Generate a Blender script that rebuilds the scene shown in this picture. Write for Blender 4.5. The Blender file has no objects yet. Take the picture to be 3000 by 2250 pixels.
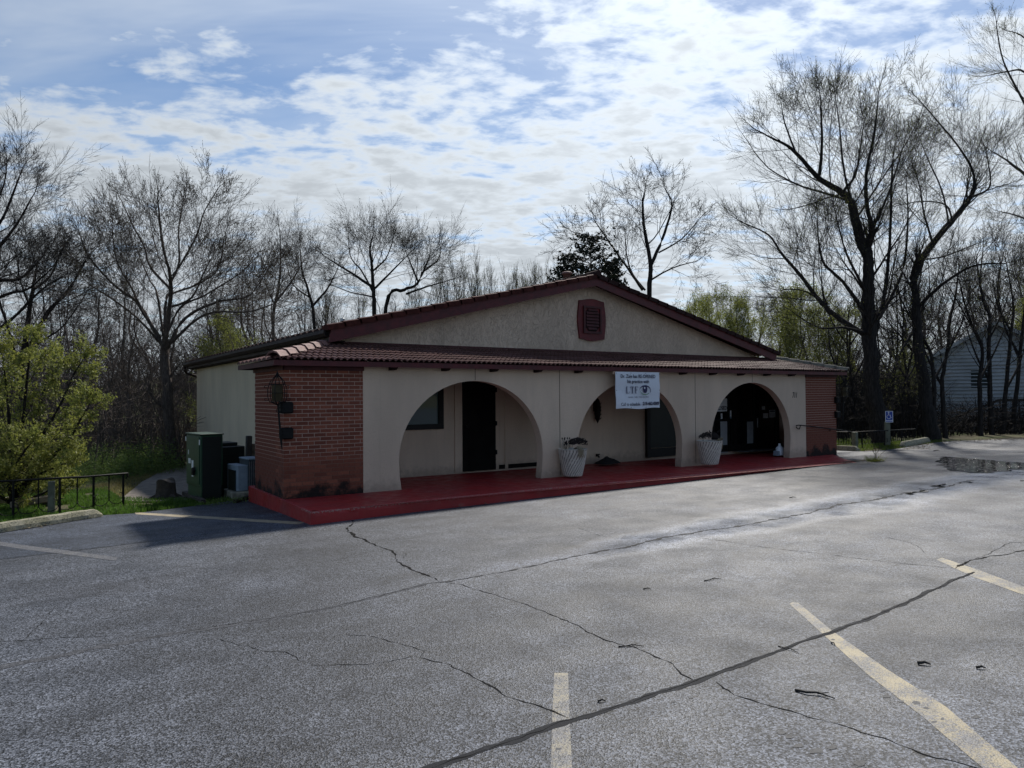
import bpy, bmesh, math, random
import numpy as np
from mathutils import Vector, Matrix, noise as mnoise
random.seed(7)
rnd = random.random
def U(a, b): return a + (b - a) * rnd()

# ------------------------------------------------------------------ camera
SC = bpy.context.scene
COL = SC.collection
FPX, YAW, PITCH, ROLL = 2063.84, math.radians(34.0857), math.radians(0.90306), math.radians(-0.41133)
CAM = np.array([-3.37610, -11.66209, 1.67963])
_f = np.array([math.sin(YAW)*math.cos(PITCH), math.cos(YAW)*math.cos(PITCH), math.sin(PITCH)])
_r = np.array([math.cos(YAW), -math.sin(YAW), 0.0]); _u = np.cross(_r, _f)
CR = math.cos(ROLL)*_r + math.sin(ROLL)*_u
CU = -math.sin(ROLL)*_r + math.cos(ROLL)*_u
CF = _f
cd = bpy.data.cameras.new('camera'); cam = bpy.data.objects.new('camera', cd); COL.objects.link(cam)
cd.sensor_width = 36.0; cd.lens = FPX/3000*36; cd.clip_start = 0.05; cd.clip_end = 2000
cam.matrix_world = Matrix(((CR[0], CU[0], -CF[0], CAM[0]), (CR[1], CU[1], -CF[1], CAM[1]), (CR[2], CU[2], -CF[2], CAM[2]), (0, 0, 0, 1)))
SC.camera = cam
SC.render.resolution_x, SC.render.resolution_y = 1024, 768
SC.view_settings.view_transform = 'Standard'; SC.view_settings.look = 'None'
SC.view_settings.exposure = 0.16; SC.view_settings.gamma = 1.0; SC.view_settings.use_curve_mapping = False
SC.cycles.max_bounces = 6; SC.cycles.transparent_max_bounces = 8
SC.cycles.use_denoising = True

# ------------------------------------------------------------------ sky and sun
SUN_EL, SUN_AZ = math.radians(45.5), math.radians(53)          # azimuth from +Y (into the building) towards +X
SKY_STRENGTH = 0.098; SKY_SEED = 4.4
world = bpy.data.worlds.new('World'); SC.world = world; world.use_nodes = True
def build_world():
    nt = world.node_tree; nt.nodes.clear()
    L = nt.links.new
    def math_(op, a, b=None, c=None, clamp=False):
        n = nt.nodes.new('ShaderNodeMath'); n.operation = op; n.use_clamp = clamp
        for i, v in enumerate((a, b, c)):
            if v is None: continue
            if isinstance(v, (int, float)): n.inputs[i].default_value = v
            else: L(v, n.inputs[i])
        return n.outputs[0]
    def smooth(v, lo, hi, a=0.0, b=1.0):
        n = nt.nodes.new('ShaderNodeMapRange'); n.interpolation_type = 'SMOOTHSTEP'
        L(v, n.inputs['Value'])
        for k, q in (('From Min', lo), ('From Max', hi), ('To Min', a), ('To Max', b)): n.inputs[k].default_value = q
        return n.outputs[0]
    def mixc(fac, a, b, mode='MIX'):
        n = nt.nodes.new('ShaderNodeMix'); n.data_type = 'RGBA'; n.blend_type = mode
        for s, v in ((n.inputs[0], fac), (n.inputs[6], a), (n.inputs[7], b)):
            if isinstance(v, (int, float)): s.default_value = v
            elif isinstance(v, tuple): s.default_value = v
            else: L(v, s)
        return n.outputs[2]
    def noise(vec, scale, detail=6, rough=.55, dist=0.0, w=0.0):
        n = nt.nodes.new('ShaderNodeTexNoise'); n.noise_dimensions = '3D'
        if w:
            mm = nt.nodes.new('ShaderNodeVectorMath'); mm.operation = 'ADD'; L(vec, mm.inputs[0]); mm.inputs[1].default_value = (w*7.3, w*3.1, w); vec = mm.outputs[0]
        L(vec, n.inputs['Vector']); n.inputs['Scale'].default_value = scale; n.inputs['Detail'].default_value = detail
        n.inputs['Roughness'].default_value = rough; n.inputs['Distortion'].default_value = dist
        return n.outputs['Fac']
    sky = nt.nodes.new('ShaderNodeTexSky'); sky.sky_type = 'NISHITA'; sky.sun_disc = False
    sky.sun_elevation = SUN_EL; sky.sun_rotation = SUN_AZ; sky.altitude = 200; sky.air_density = 1.0; sky.dust_density = 0.3; sky.ozone_density = 2.6
    tc = nt.nodes.new('ShaderNodeTexCoord')
    vn = nt.nodes.new('ShaderNodeVectorMath'); vn.operation = 'NORMALIZE'; L(tc.outputs['Generated'], vn.inputs[0])
    D = vn.outputs[0]
    sp = nt.nodes.new('ShaderNodeSeparateXYZ'); L(D, sp.inputs[0])
    z = math_('MAXIMUM', sp.outputs['Z'], 0.0); zz = math_('ADD', z, 0.15)
    # the cloud sheet is a flat layer: project the view direction on it; first axis runs across the wind, second along the view heading
    h = (math.sin(YAW), math.cos(YAW), 0); rr = (math.cos(YAW), -math.sin(YAW), 0)
    def dot(v):
        n = nt.nodes.new('ShaderNodeVectorMath'); n.operation = 'DOT_PRODUCT'; L(D, n.inputs[0]); n.inputs[1].default_value = v
        return n.outputs['Value']
    px_ = math_('DIVIDE', dot(rr), zz); py_ = math_('DIVIDE', dot(h), zz)
    cx = nt.nodes.new('ShaderNodeCombineXYZ'); L(px_, cx.inputs[0]); L(py_, cx.inputs[1]); P = cx.outputs[0]
    # wind-stretched copy of the layer coordinates
    mp = nt.nodes.new('ShaderNodeMapping'); mp.inputs['Rotation'].default_value = (0, 0, math.radians(-24)); mp.inputs['Scale'].default_value = (.72, 1.1, 1)
    L(P, mp.inputs['Vector']); PW = mp.outputs[0]
    mr = nt.nodes.new('ShaderNodeMapping'); mr.inputs['Rotation'].default_value = (0, 0, math.radians(-24)); mr.inputs['Scale'].default_value = (.8, 1.0, 1); L(P, mr.inputs['Vector']); PR = mr.outputs[0]
    big = noise(P, .9, 3, .5, 0, SKY_SEED)
    # coverage: a sheet lies ahead of the camera; overhead and to the right it breaks into clumps, up left it clears
    cov = math_('ADD', math_('MULTIPLY', math_('SUBTRACT', py_, 1.47), 1.6), math_('MULTIPLY', math_('MAXIMUM', math_('ADD', px_, .05), -.22), .45))
    cov = math_('ADD', cov, math_('MULTIPLY', math_('SUBTRACT', big, .5), 1.7))
    covs = smooth(cov, -1.0, 1.0)
    cells = noise(PW, 8.5, 5, .60, .2, 1.7)
    ripple = noise(PR, 15.0, 2, .5, .15, 5.2)
    body = math_('ADD', math_('MULTIPLY', cells, .74), math_('MULTIPLY', ripple, .26))
    thr = math_('SUBTRACT', .66, math_('MULTIPLY', covs, .325))
    ex = math_('SUBTRACT', body, thr)
    dens = smooth(ex, -.07, .17)
    # high thin veil drawn out by the wind
    mv = nt.nodes.new('ShaderNodeMapping'); mv.inputs['Rotation'].default_value = (0, 0, math.radians(-62)); mv.inputs['Scale'].default_value = (.45, 1.5, 1)
    L(P, mv.inputs['Vector'])
    veil = smooth(noise(mv.outputs[0], 1.5, 5, .58, .5, 9.4), .38, .80, .0, .50)
    alpha = math_('MAXIMUM', dens, veil)
    hz = smooth(z, .02, .30, 1.0, 0.0)
    alpha = math_('MAXIMUM', alpha, math_('MULTIPLY', hz, .66), clamp=True)
    # clouds scatter sunlight forward: brightest towards the sun, duller away from it; thick cores are greyer
    sv = (math.sin(SUN_AZ)*math.cos(SUN_EL), math.cos(SUN_AZ)*math.cos(SUN_EL), math.sin(SUN_EL))
    cs = math_('MAXIMUM', dot(sv), 0.0); cs2 = math_('MULTIPLY', cs, cs); cs8 = math_('POWER', cs2, 5)
    glow = math_('ADD', math_('MULTIPLY', cs2, .36), math_('MULTIPLY', cs8, .34))
    shade = smooth(ex, .03, .30, 1.06, .74)
    lum = math_('MULTIPLY', math_('ADD', .47, glow), shade)
    cc = nt.nodes.new('ShaderNodeVectorMath'); cc.operation = 'SCALE'; cc.inputs[0].default_value = (.92, 1.0, 1.08); L(lum, cc.inputs['Scale'])
    skc = nt.nodes.new('ShaderNodeVectorMath'); skc.operation = 'SCALE'; L(sky.outputs[0], skc.inputs[0]); skc.inputs['Scale'].default_value = SKY_STRENGTH
    col = mixc(alpha, skc.outputs[0], cc.outputs[0])
    bg = nt.nodes.new('ShaderNodeBackground'); L(col, bg.inputs['Color']); bg.inputs['Strength'].default_value = 1.0
    out = nt.nodes.new('ShaderNodeOutputWorld'); L(bg.outputs[0], out.inputs['Surface'])
    world.cycles.sampling_method = 'MANUAL'; world.cycles.sample_map_resolution = 256
build_world()
sd = bpy.data.lights.new('sun', 'SUN'); sun = bpy.data.objects.new('sun', sd); COL.objects.link(sun)
sd.energy = 4.8; sd.angle = math.radians(4.0); sd.color = (1.0, .95, .87)
SUNV = Vector((math.sin(SUN_AZ)*math.cos(SUN_EL), math.cos(SUN_AZ)*math.cos(SUN_EL), math.sin(SUN_EL)))
sun.rotation_euler = SUNV.to_track_quat('Z', 'Y').to_euler(); sun.location = (30, 30, 40)

# ------------------------------------------------------------------ geometry helpers
def ray(x, y): return CR*((x-1500)/FPX) - CU*((y-1125)/FPX) + CF
def onX(x, y, v): d = ray(x, y); return CAM + d*((v-CAM[0])/d[0])
def onY(x, y, v): d = ray(x, y); return CAM + d*((v-CAM[1])/d[1])
def onZ(x, y, v): d = ray(x, y); return CAM + d*((v-CAM[2])/d[2])
def atD(x, y, v): return CAM + ray(x, y)*v
GA, GB, GC = -.19, .007, -.028
def gz(x, y): return GA + GB*x + GC*(y+1.45)
def onG(x, y):
    n = np.array([-GB, -GC, 1.0]); k = GA + GC*1.45
    d = ray(x, y); return CAM + d*((k - n@CAM)/(n@d))

class MB:
    def __init__(s): s.v = []; s.f = []; s.m = []
    def add(s, vs, fs, mi=0):
        o = len(s.v); s.v.extend([tuple(float(c) for c in p) for p in vs]); s.f.extend([tuple(i+o for i in f) for f in fs]); s.m.extend([mi]*len(fs)); return s
    def box(s, a, b, mi=0):
        (x0, y0, z0), (x1, y1, z1) = a, b
        return s.add([(x0,y0,z0),(x1,y0,z0),(x1,y1,z0),(x0,y1,z0),(x0,y0,z1),(x1,y0,z1),(x1,y1,z1),(x0,y1,z1)],
                     [(0,3,2,1),(4,5,6,7),(0,1,5,4),(1,2,6,5),(2,3,7,6),(3,0,4,7)], mi)
    def bar(s, p, q, w, h, up=(0,0,1), mi=0):                     # rectangular bar from p to q
        p = Vector(p); q = Vector(q); d = (q-p).normalized(); a = d.cross(Vector(up))
        if a.length < 1e-4: a = d.cross(Vector((1,0,0)))
        a.normalize(); b = a.cross(d)
        vs = []
        for c in (p, q):
            for sa, sb in ((-1,-1),(1,-1),(1,1),(-1,1)): vs.append(c + a*(sa*w/2) + b*(sb*h/2))
        return s.add(vs, [(0,3,2,1),(4,5,6,7),(0,1,5,4),(1,2,6,5),(2,3,7,6),(3,0,4,7)], mi)
    def tube(s, pts, rads, n=6, cap=True, mi=0):
        o = len(s.v); m = len(pts)
        for i in range(m):
            p = pts[i]; a = pts[max(i-1, 0)]; b = pts[min(i+1, m-1)]
            dx, dy, dz = b[0]-a[0], b[1]-a[1], b[2]-a[2]; l = math.sqrt(dx*dx+dy*dy+dz*dz) or 1e-9; dx /= l; dy /= l; dz /= l
            if abs(dz) < .9: ax, ay, az = dy, -dx, 0.0
            else: ax, ay, az = 0.0, dz, -dy
            l = math.sqrt(ax*ax+ay*ay+az*az) or 1e-9; ax /= l; ay /= l; az /= l
            bx, by, bz = dy*az-dz*ay, dz*ax-dx*az, dx*ay-dy*ax
            r = rads[i] if hasattr(rads, '__len__') else rads
            for k in range(n):
                c, q = _CS[n][k]; c *= r; q *= r
                s.v.append((p[0]+ax*c+bx*q, p[1]+ay*c+by*q, p[2]+az*c+bz*q))
        for i in range(m-1):
            for k in range(n):
                k2 = (k+1) % n; s.f.append((o+i*n+k, o+i*n+k2, o+(i+1)*n+k2, o+(i+1)*n+k))
        if cap: s.f.append(tuple(o+k for k in range(n-1, -1, -1))); s.f.append(tuple(o+(m-1)*n+k for k in range(n)))
        s.m.extend([mi]*(len(s.f)-len(s.m))); return s
    def lathe(s, prof, n=20, c=(0,0), mi=0, twist=None):
        o = len(s.v)
        for (r, z) in prof:
            for k in range(n):
                a = 2*math.pi*k/n
                s.v.append((c[0]+r*math.cos(a), c[1]+r*math.sin(a), z))
        for i in range(len(prof)-1):
            for k in range(n):
                k2 = (k+1) % n; s.f.append((o+i*n+k, o+i*n+k2, o+(i+1)*n+k2, o+(i+1)*n+k))
        s.f.append(tuple(o+k for k in range(n-1, -1, -1))); s.f.append(tuple(o+(len(prof)-1)*n+k for k in range(n)))
        s.m.extend([mi]*(len(s.f)-len(s.m))); return s
    def prism(s, poly, axis, a, b, mi=0):                         # extrude a closed 2D outline; axis 'y': (x,z) outline between y=a and y=b
        n = len(poly)
        def P(p, t): return (p[0], t, p[1]) if axis == 'y' else ((t, p[0], p[1]) if axis == 'x' else (p[0], p[1], t))
        vs = [P(p, a) for p in poly] + [P(p, b) for p in poly]
        fs = [tuple(range(n)), tuple(range(2*n-1, n-1, -1))] + [(i, i+n, (i+1) % n+n, (i+1) % n) for i in range(n)]
        return s.add(vs, fs, mi)
    def build(s, name, mats, parent=None, smooth=False):
        me = bpy.data.meshes.new(name); me.from_pydata(s.v, [], s.f)
        mats = mats if isinstance(mats, (list, tuple)) else [mats]
        for m in mats: me.materials.append(m)
        if len(mats) > 1: me.polygons.foreach_set('material_index', s.m)
        if smooth: me.polygons.foreach_set('use_smooth', [True]*len(me.polygons))
        o = bpy.data.objects.new(name, me); COL.objects.link(o)
        if parent is not None: o.parent = parent
        return o
_CS = {n: [(math.cos(2*math.pi*k/n), math.sin(2*math.pi*k/n)) for k in range(n)] for n in range(3, 25)}
def recalc(o):
    bm = bmesh.new(); bm.from_mesh(o.data); bmesh.ops.recalc_face_normals(bm, faces=bm.faces); bm.to_mesh(o.data); bm.free(); return o
def bevel(o, w, seg=1):
    bm = bmesh.new(); bm.from_mesh(o.data); bmesh.ops.recalc_face_normals(bm, faces=bm.faces)
    bmesh.ops.bevel(bm, geom=[e for e in bm.edges], offset=w, segments=seg, profile=.6, affect='EDGES'); bm.to_mesh(o.data); bm.free(); return o
def tag(o, label=None, cat=None, group=None, kind=None):
    if label: o['label'] = label
    if cat: o['category'] = cat
    if group: o['group'] = group
    if kind: o['kind'] = kind
    return o
def empty(name, loc=(0,0,0), rz=0.0):
    o = bpy.data.objects.new(name, None); COL.objects.link(o); o.location = tuple(float(c) for c in loc); o.rotation_euler = (0,0,rz); o.empty_display_size = .1
    return o
def copy_tree(o, parent=None):
    c = o.copy(); COL.objects.link(c); c.parent = parent
    for ch in list(o.children): copy_tree(ch, c)
    return c
def text_mesh(name, body, size, mat, parent, loc, align='CENTER', shear=0.0, sx=1.0, bold=0.0):   # lies in the XZ plane, read from -Y
    cu = bpy.data.curves.new(name, 'FONT'); cu.body = body; cu.size = size; cu.align_x = align; cu.align_y = 'CENTER'; cu.extrude = .001; cu.shear = shear; cu.offset = bold; cu.resolution_u = 3
    t = bpy.data.objects.new(name+'_src', cu); COL.objects.link(t)
    dg = bpy.context.evaluated_depsgraph_get(); me = bpy.data.meshes.new_from_object(t.evaluated_get(dg)); me.name = name
    bpy.data.objects.remove(t); bpy.data.curves.remove(cu)
    me.transform(Matrix.Scale(sx, 4, (1,0,0))); me.transform(Matrix.Rotation(math.pi/2, 4, 'X'))
    me.materials.clear(); me.materials.append(mat)
    o = bpy.data.objects.new(name, me); COL.objects.link(o); o.location = loc
    if parent is not None: o.parent = parent
    return o

# ------------------------------------------------------------------ materials
class Mat:
    def __init__(s, name):
        s.m = bpy.data.materials.new(name); s.m.use_nodes = True; s.nt = s.m.node_tree; s.L = s.nt.links.new
        s.b = s.nt.nodes['Principled BSDF']; s.out = s.nt.nodes['Material Output']
    def set(s, k, v):
        if isinstance(v, tuple) and len(v) == 3 and 'Color' in k: v = v+(1,)
        if isinstance(v, (int, float, tuple)): s.b.inputs[k].default_value = v
        else: s.L(v, s.b.inputs[k])
        return s
    def coord(s, kind='Object'):
        if kind == 'World': return s.nt.nodes.new('ShaderNodeNewGeometry').outputs['Position']
        return s.nt.nodes.new('ShaderNodeTexCoord').outputs[kind]
    def mapping(s, vec, scale=(1,1,1), rot=(0,0,0), loc=(0,0,0)):
        n = s.nt.nodes.new('ShaderNodeMapping'); s.L(vec, n.inputs[0]); n.inputs['Scale'].default_value = scale; n.inputs['Rotation'].default_value = rot; n.inputs['Location'].default_value = loc
        return n.outputs[0]
    def noise(s, vec, scale, detail=4, rough=.55, dist=0.0, color=False):
        n = s.nt.nodes.new('ShaderNodeTexNoise'); s.L(vec, n.inputs['Vector']); n.inputs['Scale'].default_value = scale; n.inputs['Detail'].default_value = detail
        n.inputs['Roughness'].default_value = rough; n.inputs['Distortion'].default_value = dist
        return n.outputs['Color' if color else 'Fac']
    def voro(s, vec, scale, feature='F1', out='Distance', rand=1.0):
        n = s.nt.nodes.new('ShaderNodeTexVoronoi'); n.feature = feature; s.L(vec, n.inputs['Vector']); n.inputs['Scale'].default_value = scale; n.inputs['Randomness'].default_value = rand
        return n.outputs[out]
    def math(s, op, a, b=None, c=None, clamp=False):
        n = s.nt.nodes.new('ShaderNodeMath'); n.operation = op; n.use_clamp = clamp
        for i, v in enumerate((a, b, c)):
            if v is None: continue
            if isinstance(v, (int, float)): n.inputs[i].default_value = v
            else: s.L(v, n.inputs[i])
        return n.outputs[0]
    def ramp(s, v, lo, hi, a=0.0, b=1.0, smooth=True):
        n = s.nt.nodes.new('ShaderNodeMapRange'); n.interpolation_type = 'SMOOTHSTEP' if smooth else 'LINEAR'; s.L(v, n.inputs['Value'])
        for k, q in (('From Min', lo), ('From Max', hi), ('To Min', a), ('To Max', b)): n.inputs[k].default_value = q
        return n.outputs[0]
    def mix(s, fac, a, b, mode='MIX'):
        n = s.nt.nodes.new('ShaderNodeMix'); n.data_type = 'RGBA'; n.blend_type = mode
        for k, v in ((0, fac), (6, a), (7, b)):
            if isinstance(v, tuple): v = v+(1,) if len(v) == 3 else v
            if isinstance(v, (int, float, tuple)): n.inputs[k].default_value = v
            else: s.L(v, n.inputs[k])
        return n.outputs[2]
    def sep(s, vec):
        n = s.nt.nodes.new('ShaderNodeSeparateXYZ'); s.L(vec, n.inputs[0]); return n.outputs
    def bump(s, h, strength=.4, dist=.01):
        n = s.nt.nodes.new('ShaderNodeBump'); s.L(h, n.inputs['Height']); n.inputs['Strength'].default_value = strength; n.inputs['Distance'].default_value = dist
        s.L(n.outputs[0], s.b.inputs['Normal']); return s
    def rand(s): return s.nt.nodes.new('ShaderNodeObjectInfo').outputs['Random']
def simple(name, col, rough=.6, var=.25, scale=6.0, bump=0.0, bscale=60, metal=0.0, coord='World', spec=.5):
    M = Mat(name); w = M.coord(coord)
    n = M.noise(w, scale, 5, .6); k = M.ramp(n, .3, .7, 1-var, 1+var*.6)
    c = M.mix(1.0, col, (1,1,1), 'MULTIPLY'); nd = M.nt.nodes.new('ShaderNodeVectorMath'); nd.operation = 'SCALE'; nd.inputs[0].default_value = col; M.L(k, nd.inputs['Scale'])
    M.set('Base Color', nd.outputs[0]); M.set('Roughness', rough); M.set('Metallic', metal); M.set('Specular IOR Level', spec)
    if bump: M.bump(M.noise(w, bscale, 5, .6), bump, .01)
    return M.m

def mat_asphalt(name, tone=1.0, blue=0.0):
    M = Mat(name); w = M.coord('World'); xyz = M.sep(w)
    cell = M.voro(w, 115, 'F1', 'Color'); cs = M.sep(cell)
    st = M.ramp(cs[0], .0, 1.0, .12, .80, False); st = M.math('POWER', st, 2.3)
    cell2 = M.sep(M.voro(w, 46, 'F1', 'Color'))[1]
    speck = M.math('ADD', M.math('MULTIPLY', st, 1.0), M.ramp(cell2, .72, 1.0, 0, .10))
    big = M.noise(w, .35, 5, .6); mid = M.noise(w, 2.6, 5, .62)
    streak = M.noise(M.mapping(w, (.25, 1.6, 1), (0,0,math.radians(-14))), 1.4, 5, .6)
    k = M.math('MULTIPLY', M.ramp(big, .32, .68, .70, 1.22), M.ramp(mid, .3, .72, .76, 1.16))
    k = M.math('MULTIPLY', k, M.ramp(streak, .34, .66, .82, 1.14))
    blot = M.noise(M.mapping(w, (1,1,1), (0,0,.6), (7.3,2.1,0)), .75, 6, .68, .6); k = M.math('MULTIPLY', k, M.ramp(blot, .54, .72, 1.0, .68))
    pale = M.noise(M.mapping(w, (1,1,1), (0,0,.2), (3.3,9.1,0)), .5, 5, .62, .4); k = M.math('MULTIPLY', k, M.ramp(pale, .52, .70, 1.0, 1.40))
    oil = M.voro(M.mapping(w, (1,1,0)), .42); oil = M.math('ADD', oil, M.math('MULTIPLY', M.noise(w, 5, 5, .7), .16)); k = M.math('MULTIPLY', k, M.ramp(oil, .10, .24, .62, 1.0))
    # damp seam: runs along the drainage line of the lot, soft irregular edge; its pale sheen is painted into the colour
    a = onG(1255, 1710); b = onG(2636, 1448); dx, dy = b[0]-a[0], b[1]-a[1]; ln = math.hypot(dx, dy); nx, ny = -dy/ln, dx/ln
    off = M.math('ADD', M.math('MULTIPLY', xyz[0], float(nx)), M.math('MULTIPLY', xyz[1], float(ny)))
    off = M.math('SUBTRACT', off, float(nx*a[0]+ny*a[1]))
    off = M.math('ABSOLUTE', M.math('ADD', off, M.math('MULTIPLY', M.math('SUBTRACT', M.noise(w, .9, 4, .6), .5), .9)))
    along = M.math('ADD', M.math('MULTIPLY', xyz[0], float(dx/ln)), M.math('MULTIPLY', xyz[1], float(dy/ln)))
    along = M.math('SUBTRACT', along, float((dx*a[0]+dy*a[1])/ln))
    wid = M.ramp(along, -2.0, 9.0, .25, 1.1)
    wet_sheen = M.math('SUBTRACT', 1.0, M.math('DIVIDE', off, wid), clamp=True)
    wet_sheen = M.math('MULTIPLY', M.ramp(wet_sheen, .0, .8), M.ramp(along, -1.0, 4.0))
    wet_sheen = M.math('MULTIPLY', wet_sheen, M.ramp(along, 15.0, 18.5, 1.0, 0.0))
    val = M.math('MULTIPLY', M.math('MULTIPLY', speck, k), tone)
    val = M.math('MULTIPLY', val, M.ramp(wet_sheen, 0, 1, 1.0, 2.5))
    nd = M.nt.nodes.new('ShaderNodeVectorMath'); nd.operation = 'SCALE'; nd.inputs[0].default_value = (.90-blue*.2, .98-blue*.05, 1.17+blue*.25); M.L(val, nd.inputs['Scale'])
    M.set('Base Color', nd.outputs[0])
    rg = M.math('SUBTRACT', M.ramp(M.noise(w, 1.7, 4), .3, .7, .52, .66), M.math('MULTIPLY', wet_sheen, .26))
    M.set('Roughness', rg); M.set('Specular IOR Level', .3)
    h = M.math('ADD', M.voro(w, 115), M.math('MULTIPLY', M.noise(w, 60, 3), .6))
    bn = M.nt.nodes.new('ShaderNodeBump'); M.L(h, bn.inputs['Height']); bn.inputs['Distance'].default_value = .006
    M.L(M.ramp(wet_sheen, 0, 1, .55, .18), bn.inputs['Strength']); M.L(bn.outputs[0], M.b.inputs['Normal'])
    return M.m
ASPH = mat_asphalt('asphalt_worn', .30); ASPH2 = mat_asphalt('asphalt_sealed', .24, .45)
TAR = simple('tar_filler', (.016,.016,.018), .75, .4, 8, .5, 70, spec=.15)
def mat_band():
    M = Mat('tar_band'); w = M.coord('World'); n = M.noise(w, 26, 5, .7); n2 = M.noise(w, 3, 4, .6); cell = M.sep(M.voro(w, 115, 'F1', 'Color'))[0]
    v = M.mix(M.ramp(cell, 0, 1, 0, 1, False), (.012,.013,.015), (.12,.124,.136)); c = M.mix(M.ramp(M.math('ADD', M.math('MULTIPLY', n, .6), M.math('MULTIPLY', n2, .5)), .60, .76), (.020,.021,.024), v)
    M.set('Base Color', c); M.set('Roughness', .8); M.set('Specular IOR Level', .12); M.bump(M.math('ADD', M.voro(w, 115), n), .35, .005); return M.m
BAND = mat_band()
def mat_band_l():
    M = Mat('old_tar_smear'); w = M.coord('World'); n = M.noise(w, 18, 5, .7); cell = M.sep(M.voro(w, 115, 'F1', 'Color'))[0]
    v = M.mix(M.ramp(cell, 0, 1, 0, 1, False), (.012,.013,.015), (.15,.154,.17)); M.set('Base Color', M.mix(M.ramp(n, .35, .65, .75, .2), v, (.040,.042,.047))); M.set('Specular IOR Level', .15); M.set('Roughness', .75); M.bump(M.voro(w, 115), .4, .005); return M.m
BAND_L = mat_band_l()
CRACKM = simple('crack_dark', (.012,.012,.012), .9, .3, 20, spec=.05)

def mat_paint(name, col, cover):
    M = Mat(name); w = M.coord('World')
    n = M.noise(w, 70, 5, .7); n2 = M.noise(w, 5, 4, .6)
    a = M.ramp(M.math('ADD', M.math('MULTIPLY', n, .6), M.math('MULTIPLY', n2, .5)), cover, cover+.13, 1.0, 0.0)
    cell = M.sep(M.voro(w, 115, 'F1', 'Color'))[0]
    base = M.mix(M.ramp(cell, 0, 1, 0, 1, False), (.02,.021,.024), (.15,.152,.165))
    c = M.mix(a, base, M.mix(M.ramp(n2, .3, .7), col, tuple(x*.7 for x in col)))
    M.set('Base Color', c); M.set('Roughness', .6); M.bump(M.math('ADD', M.voro(w, 115), M.math('MULTIPLY', n, .5)), .5, .005)
    return M.m
PAINT = mat_paint('line_paint', (.29,.24,.14), .49); PAINT_WORN = mat_paint('line_paint_worn', (.25,.22,.155), .47); PAINT_FADED = mat_paint('line_paint_faded', (.22,.20,.16), .38); PAINT_BLUE = mat_paint('line_paint_shade', (.36,.30,.20), .58)

def mat_stucco(name, col, swirl=0.0):
    M = Mat(name); w = M.coord('World')
    f = M.noise(w, 85, 6, .65); l = M.noise(M.mapping(w, (1,1,.35)), .9, 5, .6)
    c = M.mix(M.ramp(l, .3, .72), col, tuple(x*.80 for x in col))
    drip = M.noise(M.mapping(w, (5,5,.22)), 2.2, 4, .6); c = M.mix(M.ramp(drip, .55, .8, 0, .3), c, tuple(x*.6 for x in col))
    h = f
    if swirl:
        sw = M.noise(M.mapping(w, (2.4,2.4,1.0)), 4.0, 4, .55, 2.2)
        rg = M.math('ABSOLUTE', M.math('SUBTRACT', sw, .5)); rg = M.ramp(rg, 0, .05, 1.0, 0.0)
        h = M.math('ADD', M.math('MULTIPLY', f, .25), M.math('MULTIPLY', rg, swirl)); c = M.mix(M.math('MULTIPLY', rg, .22), c, tuple(x*.55 for x in col))
    zz = M.sep(w)[2]; sp = M.math('ADD', zz, M.math('MULTIPLY', M.noise(w, 9, 5, .7), .5)); c = M.mix(M.ramp(sp, .22, .50, .45, 0), c, (.16,.12,.10)); tr = M.noise(M.mapping(w, (1,1,2.2)), 14, 4, .6, 1.2); c = M.mix(M.ramp(tr, .5, .75, 0, .16), c, tuple(x*.6 for x in col))
    h = M.math('ADD', h, M.math('MULTIPLY', tr, .7)); M.set('Base Color', c); M.set('Roughness', .9); M.set('Specular IOR Level', .25); M.bump(h, .7, .014)
    return M.m
STUCCO = mat_stucco('stucco_beige', (.70,.545,.415)); STUCCO_G = mat_stucco('stucco_troweled', (.68,.53,.405), 1.0); STUCCO_S = mat_stucco('stucco_side', (.64,.55,.41))

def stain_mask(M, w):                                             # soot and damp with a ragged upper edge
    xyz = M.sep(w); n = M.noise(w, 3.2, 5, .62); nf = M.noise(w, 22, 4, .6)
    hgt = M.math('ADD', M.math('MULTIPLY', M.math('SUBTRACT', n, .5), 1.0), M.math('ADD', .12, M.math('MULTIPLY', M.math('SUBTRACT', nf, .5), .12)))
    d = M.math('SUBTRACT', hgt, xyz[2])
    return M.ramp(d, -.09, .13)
def mat_brick():
    M = Mat('brick_red'); w = M.coord('World'); r = M.rand()
    n = M.noise(w, 26, 5, .65); c = M.mix(M.ramp(r, 0, 1, 0, 1, False), (.155,.046,.028), (.28,.090,.052))
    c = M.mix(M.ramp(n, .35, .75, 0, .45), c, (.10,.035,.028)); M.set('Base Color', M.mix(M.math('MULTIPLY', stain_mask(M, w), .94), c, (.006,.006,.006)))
    M.set('Roughness', .85); M.set('Specular IOR Level', .3); M.bump(M.noise(w, 140, 4, .6), .5, .006); return M.m
BRICK = mat_brick()
def mat_mortar():
    M = Mat('mortar'); w = M.coord('World'); n = M.noise(w, 40, 4)
    c = M.mix(M.ramp(n, .3, .7), (.50,.36,.29), (.39,.28,.22)); low = M.ramp(M.sep(w)[2], .45, .85, 1, 0)
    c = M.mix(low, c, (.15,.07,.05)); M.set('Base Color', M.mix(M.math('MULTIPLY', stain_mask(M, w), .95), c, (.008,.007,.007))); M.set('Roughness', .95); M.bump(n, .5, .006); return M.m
MORTAR = mat_mortar()
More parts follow.
